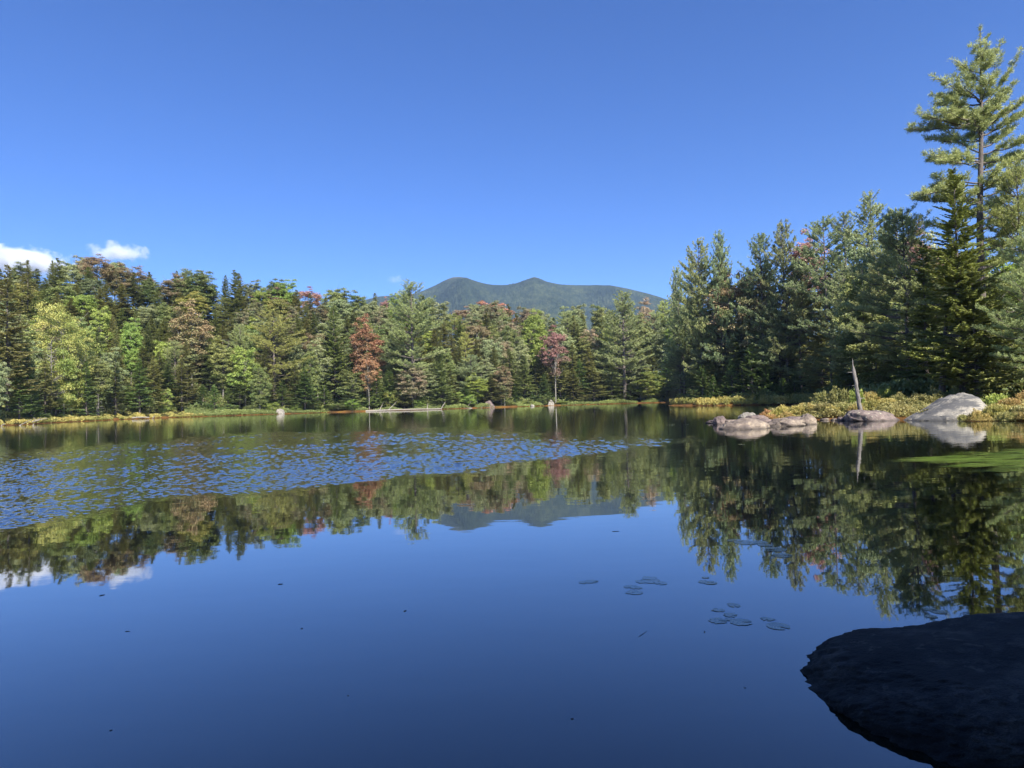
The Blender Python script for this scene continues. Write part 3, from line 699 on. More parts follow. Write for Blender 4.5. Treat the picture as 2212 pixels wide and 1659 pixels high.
H_("maple_tree", MAP[0], LC["green"], 425, 581, 208, 46, "rounded green maple on the left skyline beside the salmon-topped one")
H_("maple_tree", MAP[4], LC["rust"], 1030, 690, 226, 30, "faded pink maple below the scarlet-topped maple")
H_("maple_tree", MAP[4], LC["rust"], 1408, 640, 210, 30, "reddish treetop against the right end of the mountain")
H_("spruce_tree", SPR[1], SPC[1], 60, 562, 158, 26, "slim spruce spire in front of the larger cloud")
H_("spruce_tree", SPR[0], SPC[0], 125, 557, 184, 30, "dark double-looking spruce on the skyline between the two clouds")
H_("spruce_tree", SPR[3], SPC[1], 16, 572, 112, 52, "tall olive spruce rising at the left edge of the picture")
H_("spruce_tree", SPR[0], SPC[0], 507, 583, 206, 36, "dark spruce with a ragged top standing over the ridge left of the red maples")
H_("spruce_tree", SPR[2], SPC[0], 950, 750, 197, 34, "dark full spruce just right of the pinkish low maple")
H_("spruce_tree", SPR[0], SPC[0], 720, 660, 196, 44, "tall dark spruce immediately left of the orange-brown maple")
# the right-hand woods
for (px, yt, d, rad, pr, mt, lab) in [
    (1461, 574, 150, 26, 2, 1, "slim pine standing first at the left end of the right woods"),
    (1508, 515, 128, 46, 0, 0, "dense pine with a rounded tip left of the lone feathery pine"),
    (1553, 500, 130, 36, 2, 1, "feathery pine with a narrow open top over the rusty maple"),
    (1640, 503, 124, 48, 1, 1, "flat-topped pine with boughs reaching left over the gap"),
    (1690, 478, 120, 44, 2, 0, "pine with a forked airy top in the middle of the right woods"),
    (1778, 468, 112, 66, 3, 1, "broad bluish pine with upswept boughs left of the highest dark pine"),
    (1822, 456, 122, 40, 2, 1, "narrow pine behind the broad bluish one"),
    (1878, 414, 108, 50, 0, 0, "highest of the mid-distance pines, dome-topped and dense"),
    (1935, 446, 92, 44, 1, 0, "pine filling the dip between the dome-topped pine and the giant pine"),
    (1560, 560, 112, 44, 3, 0, "shaded pine in the second rank below the feathery pine"),
    (1720, 560, 104, 50, 3, 0, "pine with tiered boughs below the forked pine"),
    (1820, 575, 96, 46, 0, 1, "bluish pine under the broad upswept one"),
    (1895, 540, 84, 48, 3, 0, "layered dark pine behind the grey snag"),
    (1660, 640, 101, 44, 1, 0, "dark pine in the shade above the small lit firs"),
    (1485, 660, 150, 38, 0, 0, "lower pine at the shaded mouth of the cove")]:
    H_("pine_tree", PIN[pr], PINC[mt], px, yt, d, rad * 1.15, lab)
H_("maple_tree", MAP[4], LC["rust"], 1578, 590, 108, 56, "brown-red maple in front of the right pines, thin grey stems below")
H_("maple_tree", MAP[1], LC["rust"], 1620, 575, 112, 40, "faded olive-red maple just right of the brown-red one")
H_("maple_tree", MAP[4], LC["crimson"], 1738, 493, 122, 22, "dark purple-red treetop between the forked and the broad pines")
H_("maple_tree", MAP[0], LC["pale"], 1860, 510, 98, 40, "pale feathery broadleaf tree under the dome-topped pine")
H_("maple_tree", MAP[3], LC["green"], 1850, 600, 88, 44, "yellow-green broadleaf tree lit up deep in the right woods")
H_("maple_tree", MAP[2], LC["crimson"], 1995, 478, 74, 36, "dusky red maple peeping from behind the big yellow-green spruce")
H_("spruce_tree", SPR[0], SPC[1], 1770, 650, 92, 46, "dark olive spruce left of the grey snag")
H_("spruce_tree", SPR[3], SPC[0], 1600, 680, 106, 40, "dark spruce in shade behind the small lit firs")
H_("spruce_tree", SPR[2], SPC[0], 1540, 700, 112, 36, "shaded spruce behind the left small fir")
H_("spruce_tree", SPR[0], SPC[0], 1700, 720, 98, 40, "shaded spruce right of the tallest small fir")
H_("spruce_tree", SPR[1], SPC[0], 1830, 690, 82, 34, "thin dark spruce directly behind the grey snag")
# lit little firs behind the bog
for (px, yt, d, rad, k, lab) in [(1516, 786, 122, 32, 0, "taller of the two small firs at the left end of the bog"), (1541, 812, 119, 22, 1, "smaller bright fir right beside the left one behind the bog"),
    (1622, 742, 109, 38, 1, "tallest small lit fir behind the middle of the bog"), (1653, 772, 108, 34, 0, "full lit fir on the right side of the tallest small fir"), (1490, 800, 126, 26, 1, "little fir nearest the bog's left tip"),
    (1580, 775, 113, 30, 0, "shaded little fir between the two lit groups"), (1715, 800, 101, 24, 1, "thin young fir right of the lit group, near the dark inlet"), (1690, 815, 104, 26, 0, "low young fir at the right end of the lit group")]:
    H_("fir_tree", FIR[k], SPC[2], px, yt, d, rad, lab, hmin=1.5)

# --- the ranks of the forest wall, nearest to farthest
def dens_near(px, top, d):
    for t in TREES:
        if abs(t["px"] - px) < 9 and abs(t["d"] - d) < 7: return True
    return False
ranks = [(.00, 30), (.08, 32), (.17, 34), (.28, 35), (.41, 36), (.55, 36), (.70, 35), (.85, 33), (1.0, 27)]
for ri, (t, stp) in enumerate(ranks):
    x = -110 + ri * 11
    while x < 1470:
        px = x + rng.uniform(-9, 9)
        ds_, db_ = dshore(px) + 6, dback(px)
        if px > 1330: db_ = ds_ + 30
        d = ds_ + (db_ - ds_) * t + rng.uniform(-2.5, 2.5)
        sky_y = float(np.interp(px, SX, SY))
        low = float(np.interp(px, [0, 300, 700, 1100, 1440], [770, 775, 790, 795, 780]))
        ytop = low + (sky_y - low) * (t ** .72) + rng.uniform(-14, 16) * (1 - t * .75)
        if t == 1.0: ytop = sky_y + rng.uniform(-5, 3)
        elif t > .8: ytop = max(ytop, sky_y + 4)
        if 925 < px < 1400: ytop = max(ytop, sky_y - 2)
        if not dens_near(px, ytop, d):
            u = rng.random()
            redz = .30 if 520 < px < 720 else (.22 if px > 900 else .12)
            psp = .70 - .10 * t if px < 520 else .58 - .14 * t
            if ri == 0: psp = .78
            if u < psp:
                k = rng.integers(0, 4); c = 2 if (ri == 0 and rng.random() < .5) else rng.integers(0, 2)
                cw = ("dark green", "olive", "fresh green")[c]
                if ri == 0 and rng.random() < .45: tree("fir_tree", FIR[k % 2], SPC[2], px, ytop + 45, d, rng.uniform(22, 32), kind_words=("fresh green fir",))
                else: tree("spruce_tree", SPR[k], SPC[c], px, ytop, d, rng.uniform(24, 34), kind_words=(cw + " spruce",))
            elif u < psp + .10 and ri > 0:
                c = rng.integers(0, 3); tree("pine_tree", PIN[rng.integers(0, 4)], PINC[c], px, ytop, d, rng.uniform(30, 40), kind_words=(("green pine", "bluish pine", "yellow-green pine")[c],))
            else:
                v = rng.random()
                key = "green" if v < .34 else "lime" if v < .48 else "pale" if v < .70 else "yellow" if v < .80 else None
                if key is None: key = ("rust", "pink", "pale", "crimson" if 520 < px < 720 else "green")[rng.integers(0, 4)]
                if ri > 2 and rng.random() < redz: key = "pink" if px > 900 else "rust"
                w = dict(green="green maple", lime="lime green maple", pale="pale green maple", yellow="yellowing maple", rust="rusty maple", pink="pinkish maple", crimson="crimson maple")[key]
                tree("maple_tree", MAP[rng.integers(0, 4)], LC[key], px, ytop, d, rng.uniform(25, 37), kind_words=(w,))
        x += stp * rng.uniform(.85, 1.15)
# the right-hand wall
for ri, (dd, low, stp) in enumerate([(0, 760, 46), (9, 690, 48), (20, 620, 52), (34, 560, 56)]):
    x = 1470 + ri * 13
    while x < 2330:
        px = x + rng.uniform(-8, 8)
        d = float(np.interp(px, [1470, 1560, 1650, 1750, 1830, 1900, 2000, 2100, 2300], [140, 120, 112, 106, 88, 68, 60, 56, 54])) + dd * (1 if px < 1850 else .6)
        capy = float(np.interp(px, [1470, 1510, 1560, 1640, 1700, 1780, 1880, 1960, 2060, 2200, 2330], [600, 560, 570, 560, 540, 530, 500, 490, 440, 420, 420]))
        ytop = max(low * 1.0 + rng.uniform(-30, 30) - (60 if px > 1880 else 0), capy)
        if not dens_near(px, ytop, d):
            u = rng.random()
            if u < .6: c = rng.integers(0, 2); tree("spruce_tree", SPR[rng.integers(0, 4)], SPC[c], px, ytop, d, rng.uniform(44, 58) * (1 if px < 1850 else 1.5), kind_words=(("dark green", "olive")[c] + " spruce",))
            elif u < .8: c = rng.integers(0, 2); tree("pine_tree", PIN[rng.integers(0, 4)], PINC[c], px, ytop, d, rng.uniform(52, 68) * (1 if px < 1850 else 1.5), kind_words=(("green pine", "bluish pine")[c],))
            else: key = ("green", "lime", "green", "pale")[rng.integers(0, 4)]; tree("maple_tree", MAP[rng.integers(0, 4)], LC[key], px, ytop, d, rng.uniform(46, 62) * (1 if px < 1850 else 1.4), kind_words=({"green": "green maple", "lime": "lime green maple", "pale": "pale green maple"}[key],))
        x += stp * rng.uniform(.85, 1.15)

# --- the giant pine, limb by limb, and its neighbours
def giant_pine():
    d = 50.0; s = d / FPX
    base = point_at(2118, 850, d); gz = ground_z(base[0], d); top = point_at(2118, 46, d); H = top[2] - gz
    cr_, tb = Cards(), Tubes()
    zs = np.linspace(0, H * .99, 22)
    pts = np.stack([.10 * np.sin(zs * .35) + (top[0] - base[0]) * zs / H, .08 * np.cos(zs * .3), zs], 1)
    tb.add(pts, np.maximum(.36 * (1 - zs / H) ** .75, .03), 12, .03)
    def zof(py): return H * (1 - (py - 41) / (850 - 41))
    def at_(z): return interp_path(pts, np.array([min(z / (H * .99), 1)]))[0]
    # (picture y where it leaves the trunk, picture y of the tip, reach in picture units, side: -1 left, +1 right, depth share)
    limbs = [(150, 121, -58, 0), (165, 128, -36, .5), (125, 84, 22, .3), (145, 90, 46, -.2), (150, 98, 46, 0), (190, 100, 62, .3), (215, 115, 80, -.2), (230, 182, 86, .4),
             (170, 150, -40, -.5), (210, 155, -94, 0), (214, 180, -92, .35), (212, 172, -78, -.5), (225, 206, -103, 0), (245, 180, -60, .8), (255, 215, 96, .5), (262, 234, -142, 0), (258, 240, -122, .5),
             (255, 246, -118, -.4), (262, 205, 100, -.3), (275, 225, 60, .9), (280, 230, 110, .1), (290, 262, -88, .8), (285, 250, -60, -.9), (305, 250, 112, .35), (320, 300, 105, -.3), (318, 262, -72, .2),
             (335, 318, -125, 0), (328, 320, -100, .4), (342, 340, -96, -.2), (338, 315, 120, .2), (360, 330, 96, -.5), (352, 300, 80, .9), (380, 368, -106, 0), (384, 376, -84, .5), (395, 352, 100, .25), (405, 400, -146, 0),
             (418, 402, -120, .35), (410, 365, 120, -.2), (428, 395, -96, -.5), (440, 400, 104, .6), (455, 432, 120, 0), (470, 455, -96, .5), (480, 440, 110, .4), (505, 470, 95, -.4), (520, 500, 120, .2), (545, 520, -80, .7), (560, 530, 100, .5), (600, 570, 96, .1)]
    for (ya, yt, reach, dep) in limbs:
        z0, z1 = zof(ya), zof(yt); L_ = abs(reach) * s * math.hypot(1, dep) * rng.uniform(.86, .97)
        a = math.atan2(dep * abs(reach), reach)
        tot = (z1 - z0) / L_
        pine_branch(cr_, tb, at_(z0), a, L_, tot * .45, tot * .55, .32, 12, .020, .25 if L_ > 2.6 else .08, 1.4, 1.25)
    for k in range(26):                      # short fill towards and away from us
        yy = rng.uniform(95, 470); z0 = zof(yy); L_ = rng.uniform(.8, 1.3) * min(1.9, .5 + (yy - 95) / 110)
        pine_branch(cr_, tb, at_(z0), rng.choice([-1, 1]) * 1.57 + rng.normal(0, .5), L_, .35, .2, .32, 14, .021, .15, 1.5)
    for k in range(10):                      # dead stubs lower down
        tb.add(branch_curve(at_(zof(rng.uniform(520, 780))), rng.uniform(0, 6.28), rng.uniform(.6, 2.2), 0, rng.normal(-.1, .1), 4), np.linspace(.05, .01, 4), 4)
    for k in range(8):
        a = rng.uniform(0, 6.28); pine_branch(cr_, tb, at_(zof(rng.uniform(92, 150))), a, rng.uniform(.5, .9), .6, .3, .28, 14, .02, .1, 1.6)
    C = interp_path(pts, rng.uniform(.96, 1, 14)); needle_tufts(cr_, C, np.tile([0, 0, 1.], (14, 1)), .24, 10, .016, np.full(14, .5))
    put("pine_tree", (tb.mesh("giant_pine_trunk"), cr_.mesh("giant_pine_crown"), H, 5), PINC[0], BARK, (base[0], d, gz - .1), 1, 0,
        label="giant open-crowned pine towering over everything at the right edge, bare trunk showing")
giant_pine()
H_("spruce_tree", make_spruce("big_spruce", 18, 3.6, .12, 1.5, -.1, .3, card=.85), leaf_mat("yellow_spruce_needles", (0.062, 0.078, 0.018), (0.165, 0.180, 0.045), trans=.15), 2056, 362, 46.5, 104, "big ragged yellow-green spruce in front of the giant pine's trunk")
H_("spruce_tree", make_spruce("mid_spruce", 11, 2.6, .10, 1.5, -.12, .28, card=.85), SPC[1], 2098, 575, 45.5, 80, "lower yellow-green spruce between the big spruce and the pale slab boulder")
near_p = make_pine("near_pine", 20, 5.0, .22, .75, .22, .26, 11, .018, dens=1.2)
near_p2 = make_pine("near_pine", 18, 4.4, .12, .8, .25, .26, 11, .018, dens=1.2)
H_("pine_tree", near_p, PINC[0], 1948, 448, 56, 100, "dark pine whose lowest bough reaches out, lit, behind the grey snag")
H_("pine_tree", near_p2, PINC[2], 2196, 345, 47, 96, "pine cut by the right edge, its boughs below the giant pine's crown")
H_("pine_tree", near_p, PINC[0], 2230, 480, 42, 90, "lower pine leaning in from the right edge above the bog shrubs")
H_("spruce_tree", SPR[0], SPC[0], 1990, 520, 53, 70, "dark spruce in the shade between the snag's pine and the big yellow-green spruce")
H_("spruce_tree", SPR[2], SPC[0], 2145, 600, 50, 70, "dark spruce filling the shade behind the pale slab boulder")

# trunk that leans out over the slab, with its own small crown
def leaning():
    p = point_at(2031, 846, 48.0); gz = ground_z(p[0], 48.0); q = point_at(2046, 700, 48.0)
    tb, cr_ = Tubes(), Cards()
    h = q[2] - gz; zs = np.linspace(0, h * 1.25, 9)
    pts = np.stack([(q[0] - p[0]) * zs / h, zs * .02, zs], 1)
    tb.add(pts, np.linspace(.26, .09, 9), 10, .05)
    for k in range(14):
        b = pts[rng.integers(4, 9)]
        pine_branch(cr_, tb, b, rng.uniform(0, 6.28), rng.uniform(1.2, 2.6), .1, .1, .25, 10, .018, .3, 1.2)
    put("pine_tree", (tb.mesh("leaning_trunk"), cr_.mesh("leaning_crown"), 1, 1), PINC[0], BARK, (p[0], 48.0, gz - .1), 1, 0, label="leaning tree with a thick bare grey trunk beside the pale slab boulder")
leaning()

# --- standing dead trees
def dead(px, ytop, d, k, sc_r, label):
    top = point_at(px, ytop, d); gz = ground_z(top[0], d); s = (top[2] - gz) / DEAD[k][2]
    put("dead_tree", DEAD[k], DEADWOOD, DEADWOOD, (top[0], d, gz), (s * sc_r, s * sc_r, s), child=("trunk", "branches"), label=label, cat="dead tree")
dead(212, 850, 140, 0, 2.2, "short grey dead spruce on the left bog edge, straight bare trunk")
dead(345, 768, 168, 0, 1.1, "grey dead spruce with bleached twigs against the left slope")
dead(110, 735, 126, 1, .9, "tangle of bare grey branches under the lime and yellow maple")
dead(1082, 830, 213, 0, 1.9, "bleached dead fir between the dark and the white shoreline rocks")
dead(866, 810, 196, 1, 1.1, "dead tree with spreading grey limbs at the foot of the tallest far-bank pine")
dead(700, 838, 190, 0, 2.0, "drooping grey dead spruce on the far bank, right of the small pale boulder")
dead(1026, 800, 212, 0, .5, "thin pale pole-like dead trunk on the far bank")
dead(813, 835, 194, 0, .45, "slender bleached stem above the long white log")

# --- grey snag on the near point
def snag():
    d = 40.0
    b = point_at(1862, 893, d); t = point_at(1839, 772, d); gz = max(ground_z(b[0], d), .15)
    h = t[2] - gz; s = np.linspace(0, 1, 22)
    pts = np.stack([(t[0] - b[0]) * s + .012 * np.sin(s * 19), .03 * np.sin(s * 6), h * .84 * s], 1); pts[:, 0] = (t[0] - b[0]) * s * .84 + .012 * np.sin(s * 19)
    r = (.125 - .035 * s) * (1 + .75 * np.exp(-s * 11))
    tb = Tubes(); tb.add(pts, r, 18, .13)
    me = tb.mesh("snag_trunk")
    tb2 = Tubes()                            # split shards at the broken top, the tallest on the leaning side
    for k, (ox, l, w) in enumerate(((-.055, .26, .05), (.02, .13, .045), (.06, .06, .04), (-.01, .08, .05))):
        q0 = interp_path(pts, np.array([.88]))[0] + [ox, (-.03, .03, -.02, .04)[k], 0]
        P = q0 + np.stack([np.linspace(0, -.05 - ox * .3, 6) + rng.normal(0, .006, 6), np.zeros(6), np.linspace(0, h * (.10 + l * .65), 6)], 1)
        tb2.add(P, w * np.array([1, 1, .9, .7, .5, .12]), 7, .16)
    e = bpy.data.objects.new("snag", None); COL.objects.link(e); e.location = (b[0], d, gz - .1)
    tag(e, "bleached broken snag leaning left behind the lichen-spotted boulder on the near point", "dead tree")
    link("trunk", me, e, DEADWOOD); link("splinters", tb2.mesh("snag_splinters"), e, DEADWOOD)
    for z, a, l in ((.92, 3.2, .42), (.66, 3.0, .26), (.55, 0, .24), (.40, .1, .46), (.33, 3.3, .3), (.24, .3, .26), (.76, .5, .2)):
        st = Tubes(); c = interp_path(pts, np.array([z]))[0]
        st.add(branch_curve(c, a, l, .15, -.1, 4), [.034, .028, .020, .010], 6); link("branch_stub", st.mesh("stub"), e, DEADWOOD)
snag()

# ------------------------------------------------------------------ undergrowth and bog plants nobody could count
def scatter_cards(name, px0, px1, dfun0, dfun1, n, h0, h1, leaf, mat, label, clump=.9, thr=-.15, minz=.05):
    q = rng.uniform(px0, px1, int(n * 2.2))
    lo = np.array([dfun0(a) for a in q]); hi = np.array([dfun1(a) for a in q])
    D = lo + (hi - lo) * rng.random(len(q)) ** 1.5
    X = np.array([az(a) for a in q]) * D
    z = terrain(X, D)
    nz = np.array([mn.noise(Vector((x * clump * .5, y * clump * .5, 7.7))) for x, y in zip(X, D)])
    k = (z > minz) & (nz > thr)
    X, D, z, nz = X[k][:n], D[k][:n], z[k][:n], nz[k][:n]; m = len(X)
    H = (h0 + (h1 - h0) * np.clip(nz * 1.6 + .3, 0, 1))
    t = rng.random(m) ** .6
    P = np.stack([X, D, z + H * t], 1)
    dr = unit(np.array([0, 0, .9]) + .9 * rnd(m)); S = unit(np.cross(dr, rnd(m)))
    sz = leaf * rng.uniform(.6, 1.5, m)
    big = np.array([mn.noise(Vector((x * .11, y * .11, 3.1))) for x, y in zip(X, D)])
    c = Cards(); c.add(P, dr * sz[:, None] * 1.3, S * (sz * .45)[:, None], np.clip(.45 + big * .9 + nz * .4 + rng.normal(0, .16, m), 0, 1))
    tag(link(name, c.mesh(name), mat=mat), label, "plants", kind="stuff")
scatter_cards("bog_vegetation", -120, 440, dshore, lambda a: dshore(a) + 9, 60000, .15, .75, .17, LC["bog"], "low orange and olive bog plants along the left bank")
scatter_cards("shore_vegetation", 400, 1440, dshore, lambda a: dshore(a) + 7, 60000, .1, 1.25, .2, leaf_mat("shore_leaves", (0.062, 0.072, 0.024), (0.130, 0.145, 0.040)), "low green plants along the far bank", .35)
scatter_cards("forest_undergrowth", -120, 1480, lambda a: dshore(a) + 6, lambda a: dback(a) + 8, 70000, .3, 2.4, .34, LC["green"], "undergrowth between the trunks of the far woods", .35, -.3)
bogf = lambda a: float(np.interp(a, [1440, 1450, 1520, 1580, 1639, 1700, 1750, 1800, 1830], [141, 139, 120, 115, 111, 106, 100, 88, 80]))
scatter_cards("bog_vegetation", 1442, 1830, bogf, lambda a: bogf(a) + 12, 52000, .3, 1.25, .14, LC["bog"], "yellow-orange leatherleaf along the narrow bog in front of the small firs", 1.6)
scatter_cards("forest_undergrowth", 1460, 2330, lambda a: float(np.interp(a, [1460, 1600, 1750, 1830, 1900, 2330], [140, 120, 108, 84, 52, 44])), lambda a: float(np.interp(a, [1460, 1600, 1750, 1830, 1900, 2330], [190, 160, 145, 130, 100, 90])), 60000, .4, 2.2, .24, LC["green"], "dark undergrowth between the trunks of the right woods", .4, -.3)
nearf = lambda a: float(np.interp(a, [1640, 1700, 1767, 1845, 1958, 1990, 2140, 2212, 2400], [51, 44.5, 41.6, 40.2, 38.6, 37.2, 35.2, 33.4, 31]))
scatter_cards("bog_vegetation", 1648, 2400, nearf, lambda a: nearf(a) + 13, 60000, .1, .55, .075, LC["bogolive"], "low olive bog plants covering the near point", 1.5)

# lit saplings at the edge of the woods
SAPS = []
def sapling(px, ytop, d, key, label, k=0, rad=None):
    top = point_at(px, ytop, d); gz = ground_z(top[0], d)
    if gz < .03 or top[2] - gz < .5: return
    s = (top[2] - gz) / SAP[k][2]; r = s * rng.uniform(1, 1.4) if rad is None else rad * d / FPX / SAP[k][3]
    put("sapling", SAP[k], LC[key], BARK_PALE, (top[0], d, gz - .05), (r, r, s), label=label, cat="young tree", group="lit saplings at the water's edge")
    SAPS.append((px, d))
for i, (px, yt, key, lab) in enumerate([
    (322, 862, "green", "small dark green sapling on the left bog"), (355, 838, "lime", "bright sapling at the edge of the left bog, under the grey dead spruce"),
    (498, 872, "green", "low round green bush where the left bog ends"), (586, 868, "lime", "lime bush standing just left of the small pale boulder"), (640, 873, "lime", "lime bush to the right of the small pale boulder"),
    (676, 868, "green", "green bush midway from the pale boulder to the long white log"), (760, 862, "lime", "lime sapling behind the left tip of the long white log"), (848, 842, "yellow", "tall yellow-green sapling behind the middle of the long white log"),
    (812, 855, "lime", "bright bush behind the forked stub of the white log"), (905, 862, "lime", "low lime bush beside the leaning pale stem"), (945, 862, "green", "green bush left of the leaning pale stem"),
    (985, 846, "lime", "feathery lime sapling behind the right end of the long white log"), (1014, 852, "lime", "lime bush between the white log and the dark shoreline rock"), (1096, 862, "green", "green bush right of the dark shoreline rock"),
    (1140, 866, "yellow", "yellowish low bush midway between dark and white shoreline rocks"), (1172, 850, "green", "upright green sapling left of the white shoreline rock"), (1215, 866, "lime", "lime bush right of the white shoreline rock"),
    (1245, 867, "yellow", "last yellowish bush before the shaded cove"), (730, 870, "green", "dark green bush by the left tip of the long white log"), (540, 874, "green", "low green bush overhanging the water left of the pale boulder")]):
    sapling(px, yt, dshore(px) + 3.2 + (i % 3), key, lab, i % 2, rng.uniform(15, 22))

# ------------------------------------------------------------------ boulders
import bmesh
def boulder_mesh(name, sx, sy, sz, seed, shear=(0, 0), rough=.10, power=2.4, sub=5, sink=.25, flat=0.0, ridge=None):
    bm = bmesh.new(); bmesh.ops.create_icosphere(bm, subdivisions=sub, radius=1)
    for v in bm.verts:
        c = v.co.copy()
        m_ = (abs(c.x) ** power + abs(c.y) ** power + abs(c.z) ** power) ** (1 / power); c /= m_
        n_ = mn.noise(c * 1.1 + Vector((seed, seed * .7, 0))) * rough * 2.4 + mn.noise(c * 3.1 + Vector((seed, 0, 4))) * rough * 1.2 + mn.noise(c * 8 + Vector((0, seed, 4))) * rough * .5 + mn.noise(c * 20 + Vector((0, seed, 1))) * rough * .22 + (mn.noise(c * 47 + Vector((seed, 2, 1))) * rough * .34 if sub > 5 else 0)
        crack = abs(mn.noise(c * 2.0 + Vector((seed * 3, 1, 2)))); n_ -= rough * (1.1 if sub < 6 else .25) * max(0, 1 - crack * 16)
        c *= 1 + n_
        if flat: c.z = c.z if c.z < flat else flat + (c.z - flat) * .35
        z = c.z
        v.co = Vector((c.x * sx + shear[0] * max(z, 0) * sx, c.y * sy + shear[1] * max(z, 0) * sy, (z - 0) * sz - sink * sz * .0))
    for f in bm.faces: f.smooth = True
    me = bpy.data.meshes.new(name); bm.to_mesh(me); bm.free(); return me
GRAN = rock_mat("warm_granite", (0.165, 0.128, 0.10), (0.31, 0.25, 0.18), (0.070, 0.054, 0.046), 1.6, .40, .05, (0.29, 0.23, 0.155), streak=.34, streak_dir=(1, 1, 2))
GRAN2 = rock_mat("purple_granite", (0.12, 0.088, 0.08), (0.21, 0.16, 0.13), (0.06, 0.046, 0.045), 1.8, .34, .04, (0.24, 0.21, 0.17))
SLAB = rock_mat("pale_granite", (0.215, 0.195, 0.160), (0.34, 0.31, 0.25), (0.07, 0.068, 0.066), .9, .34, .05, (0.32, 0.30, 0.26), streak=.47, streak_dir=(.5, 1.5, 2.6))
LICH = rock_mat("lichen_granite", (0.15, 0.112, 0.098), (0.24, 0.185, 0.155), (0.04, 0.034, 0.033), 2.6, .42, .05, (0.36, 0.34, 0.24), streak=.36)
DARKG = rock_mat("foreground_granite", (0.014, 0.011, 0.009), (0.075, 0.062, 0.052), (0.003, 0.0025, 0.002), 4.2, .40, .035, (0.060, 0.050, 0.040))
WHITE = rock_mat("white_granite", (0.20, 0.18, 0.15), (0.29, 0.265, 0.22), (0.10, 0.09, 0.08), 1.6, .42, .04)
def rock(pxc, pyb, wpx, top_px, mat, label, seed, dy=.8, d=None, rot=0, group=None, **k):
    """pxc, pyb: where its foot meets the water; wpx: width; top_px: height"""
    g = ground_at(pxc, pyb) if d is None else np.array([point_at(pxc, pyb, d)[0], d, 0])
    dd = g[1]; sx = wpx / 2 * dd / FPX; sz = top_px * dd / FPX
    me = boulder_mesh("boulder", sx, sx * dy, sz, seed, **k); me.materials.append(mat)
    o = bpy.data.objects.new("boulder", me); COL.objects.link(o); o.location = (g[0], dd + sx * dy * .85, -.02 * sz); o.rotation_euler.z = rot
    tag(o, label, "boulder", group); return o
rock(1620, 927.5, 104, 24, GRAN, "smooth tan boulder nearest us in the rock cluster off the point", 1.2, shear=(.12, .1), power=1.55, rough=.10)
rock(1706, 921, 80, 19, GRAN, "brownish boulder in the middle of the cluster, cracked across its face", 4.1, shear=(.16, 0), power=1.75, rough=.13)
rock(1748, 917, 44, 22, GRAN, "rounded tan boulder at the right end of the rock cluster", 6.3, power=1.8, rough=.11)
rock(1566, 914, 64, 9, GRAN2, "low flat rock barely above the water at the left tip of the cluster", 8.8, power=2.3, flat=.6)
rock(1558, 909, 27, 18, GRAN2, "small mottled rock perched above the flat left rock", 3.3, d=38.6, power=2.6)
rock(1583, 909, 30, 12, GRAN, "blocky tan rock on the flat left rock", 5.2, d=38.4, power=4.0, rough=.06, flat=.7)
rock(1620, 904, 38, 16, WHITE, "pale-topped rock at the back of the cluster beside the shrubs", 2.9, d=44, power=2.6)
rock(1640, 906, 50, 12, GRAN2, "dark brown rock between the pale-topped rock and the shrubs", 7.4, d=42.5, power=2.6)
rock(1652, 912, 46, 9, GRAN2, "low dark rock tucked behind the large tan boulder", 9.1, d=38.5, power=2.4)
rock(1722, 908, 42, 15, GRAN2, "purplish slab of rock rising behind the cracked boulder", 11.0, d=39.0, power=3.2, flat=.7, shear=(.2, 0))
rock(1786, 907.5, 20, 4, GRAN, "thin flat stone at the shrubs' foot right of the cluster", 12.0, power=2.4)
rock(1806, 908, 18, 4, GRAN, "second flat stone along the shrubs' foot", 13.0, power=2.4)
rock(1828, 909, 30, 8, GRAN2, "dark low stone just left of the lichen-spotted boulder", 14.0, power=2.2)
rock(1902, 909.5, 112, 27, LICH, "lichen-spotted round boulder at the foot of the grey snag", 15.3, shear=(-.14, .1), power=1.8, rough=.09)
rock(1969, 908.5, 12, 4, WHITE, "tiny pale stone between the lichen-spotted boulder and the pale slab", 16.2)
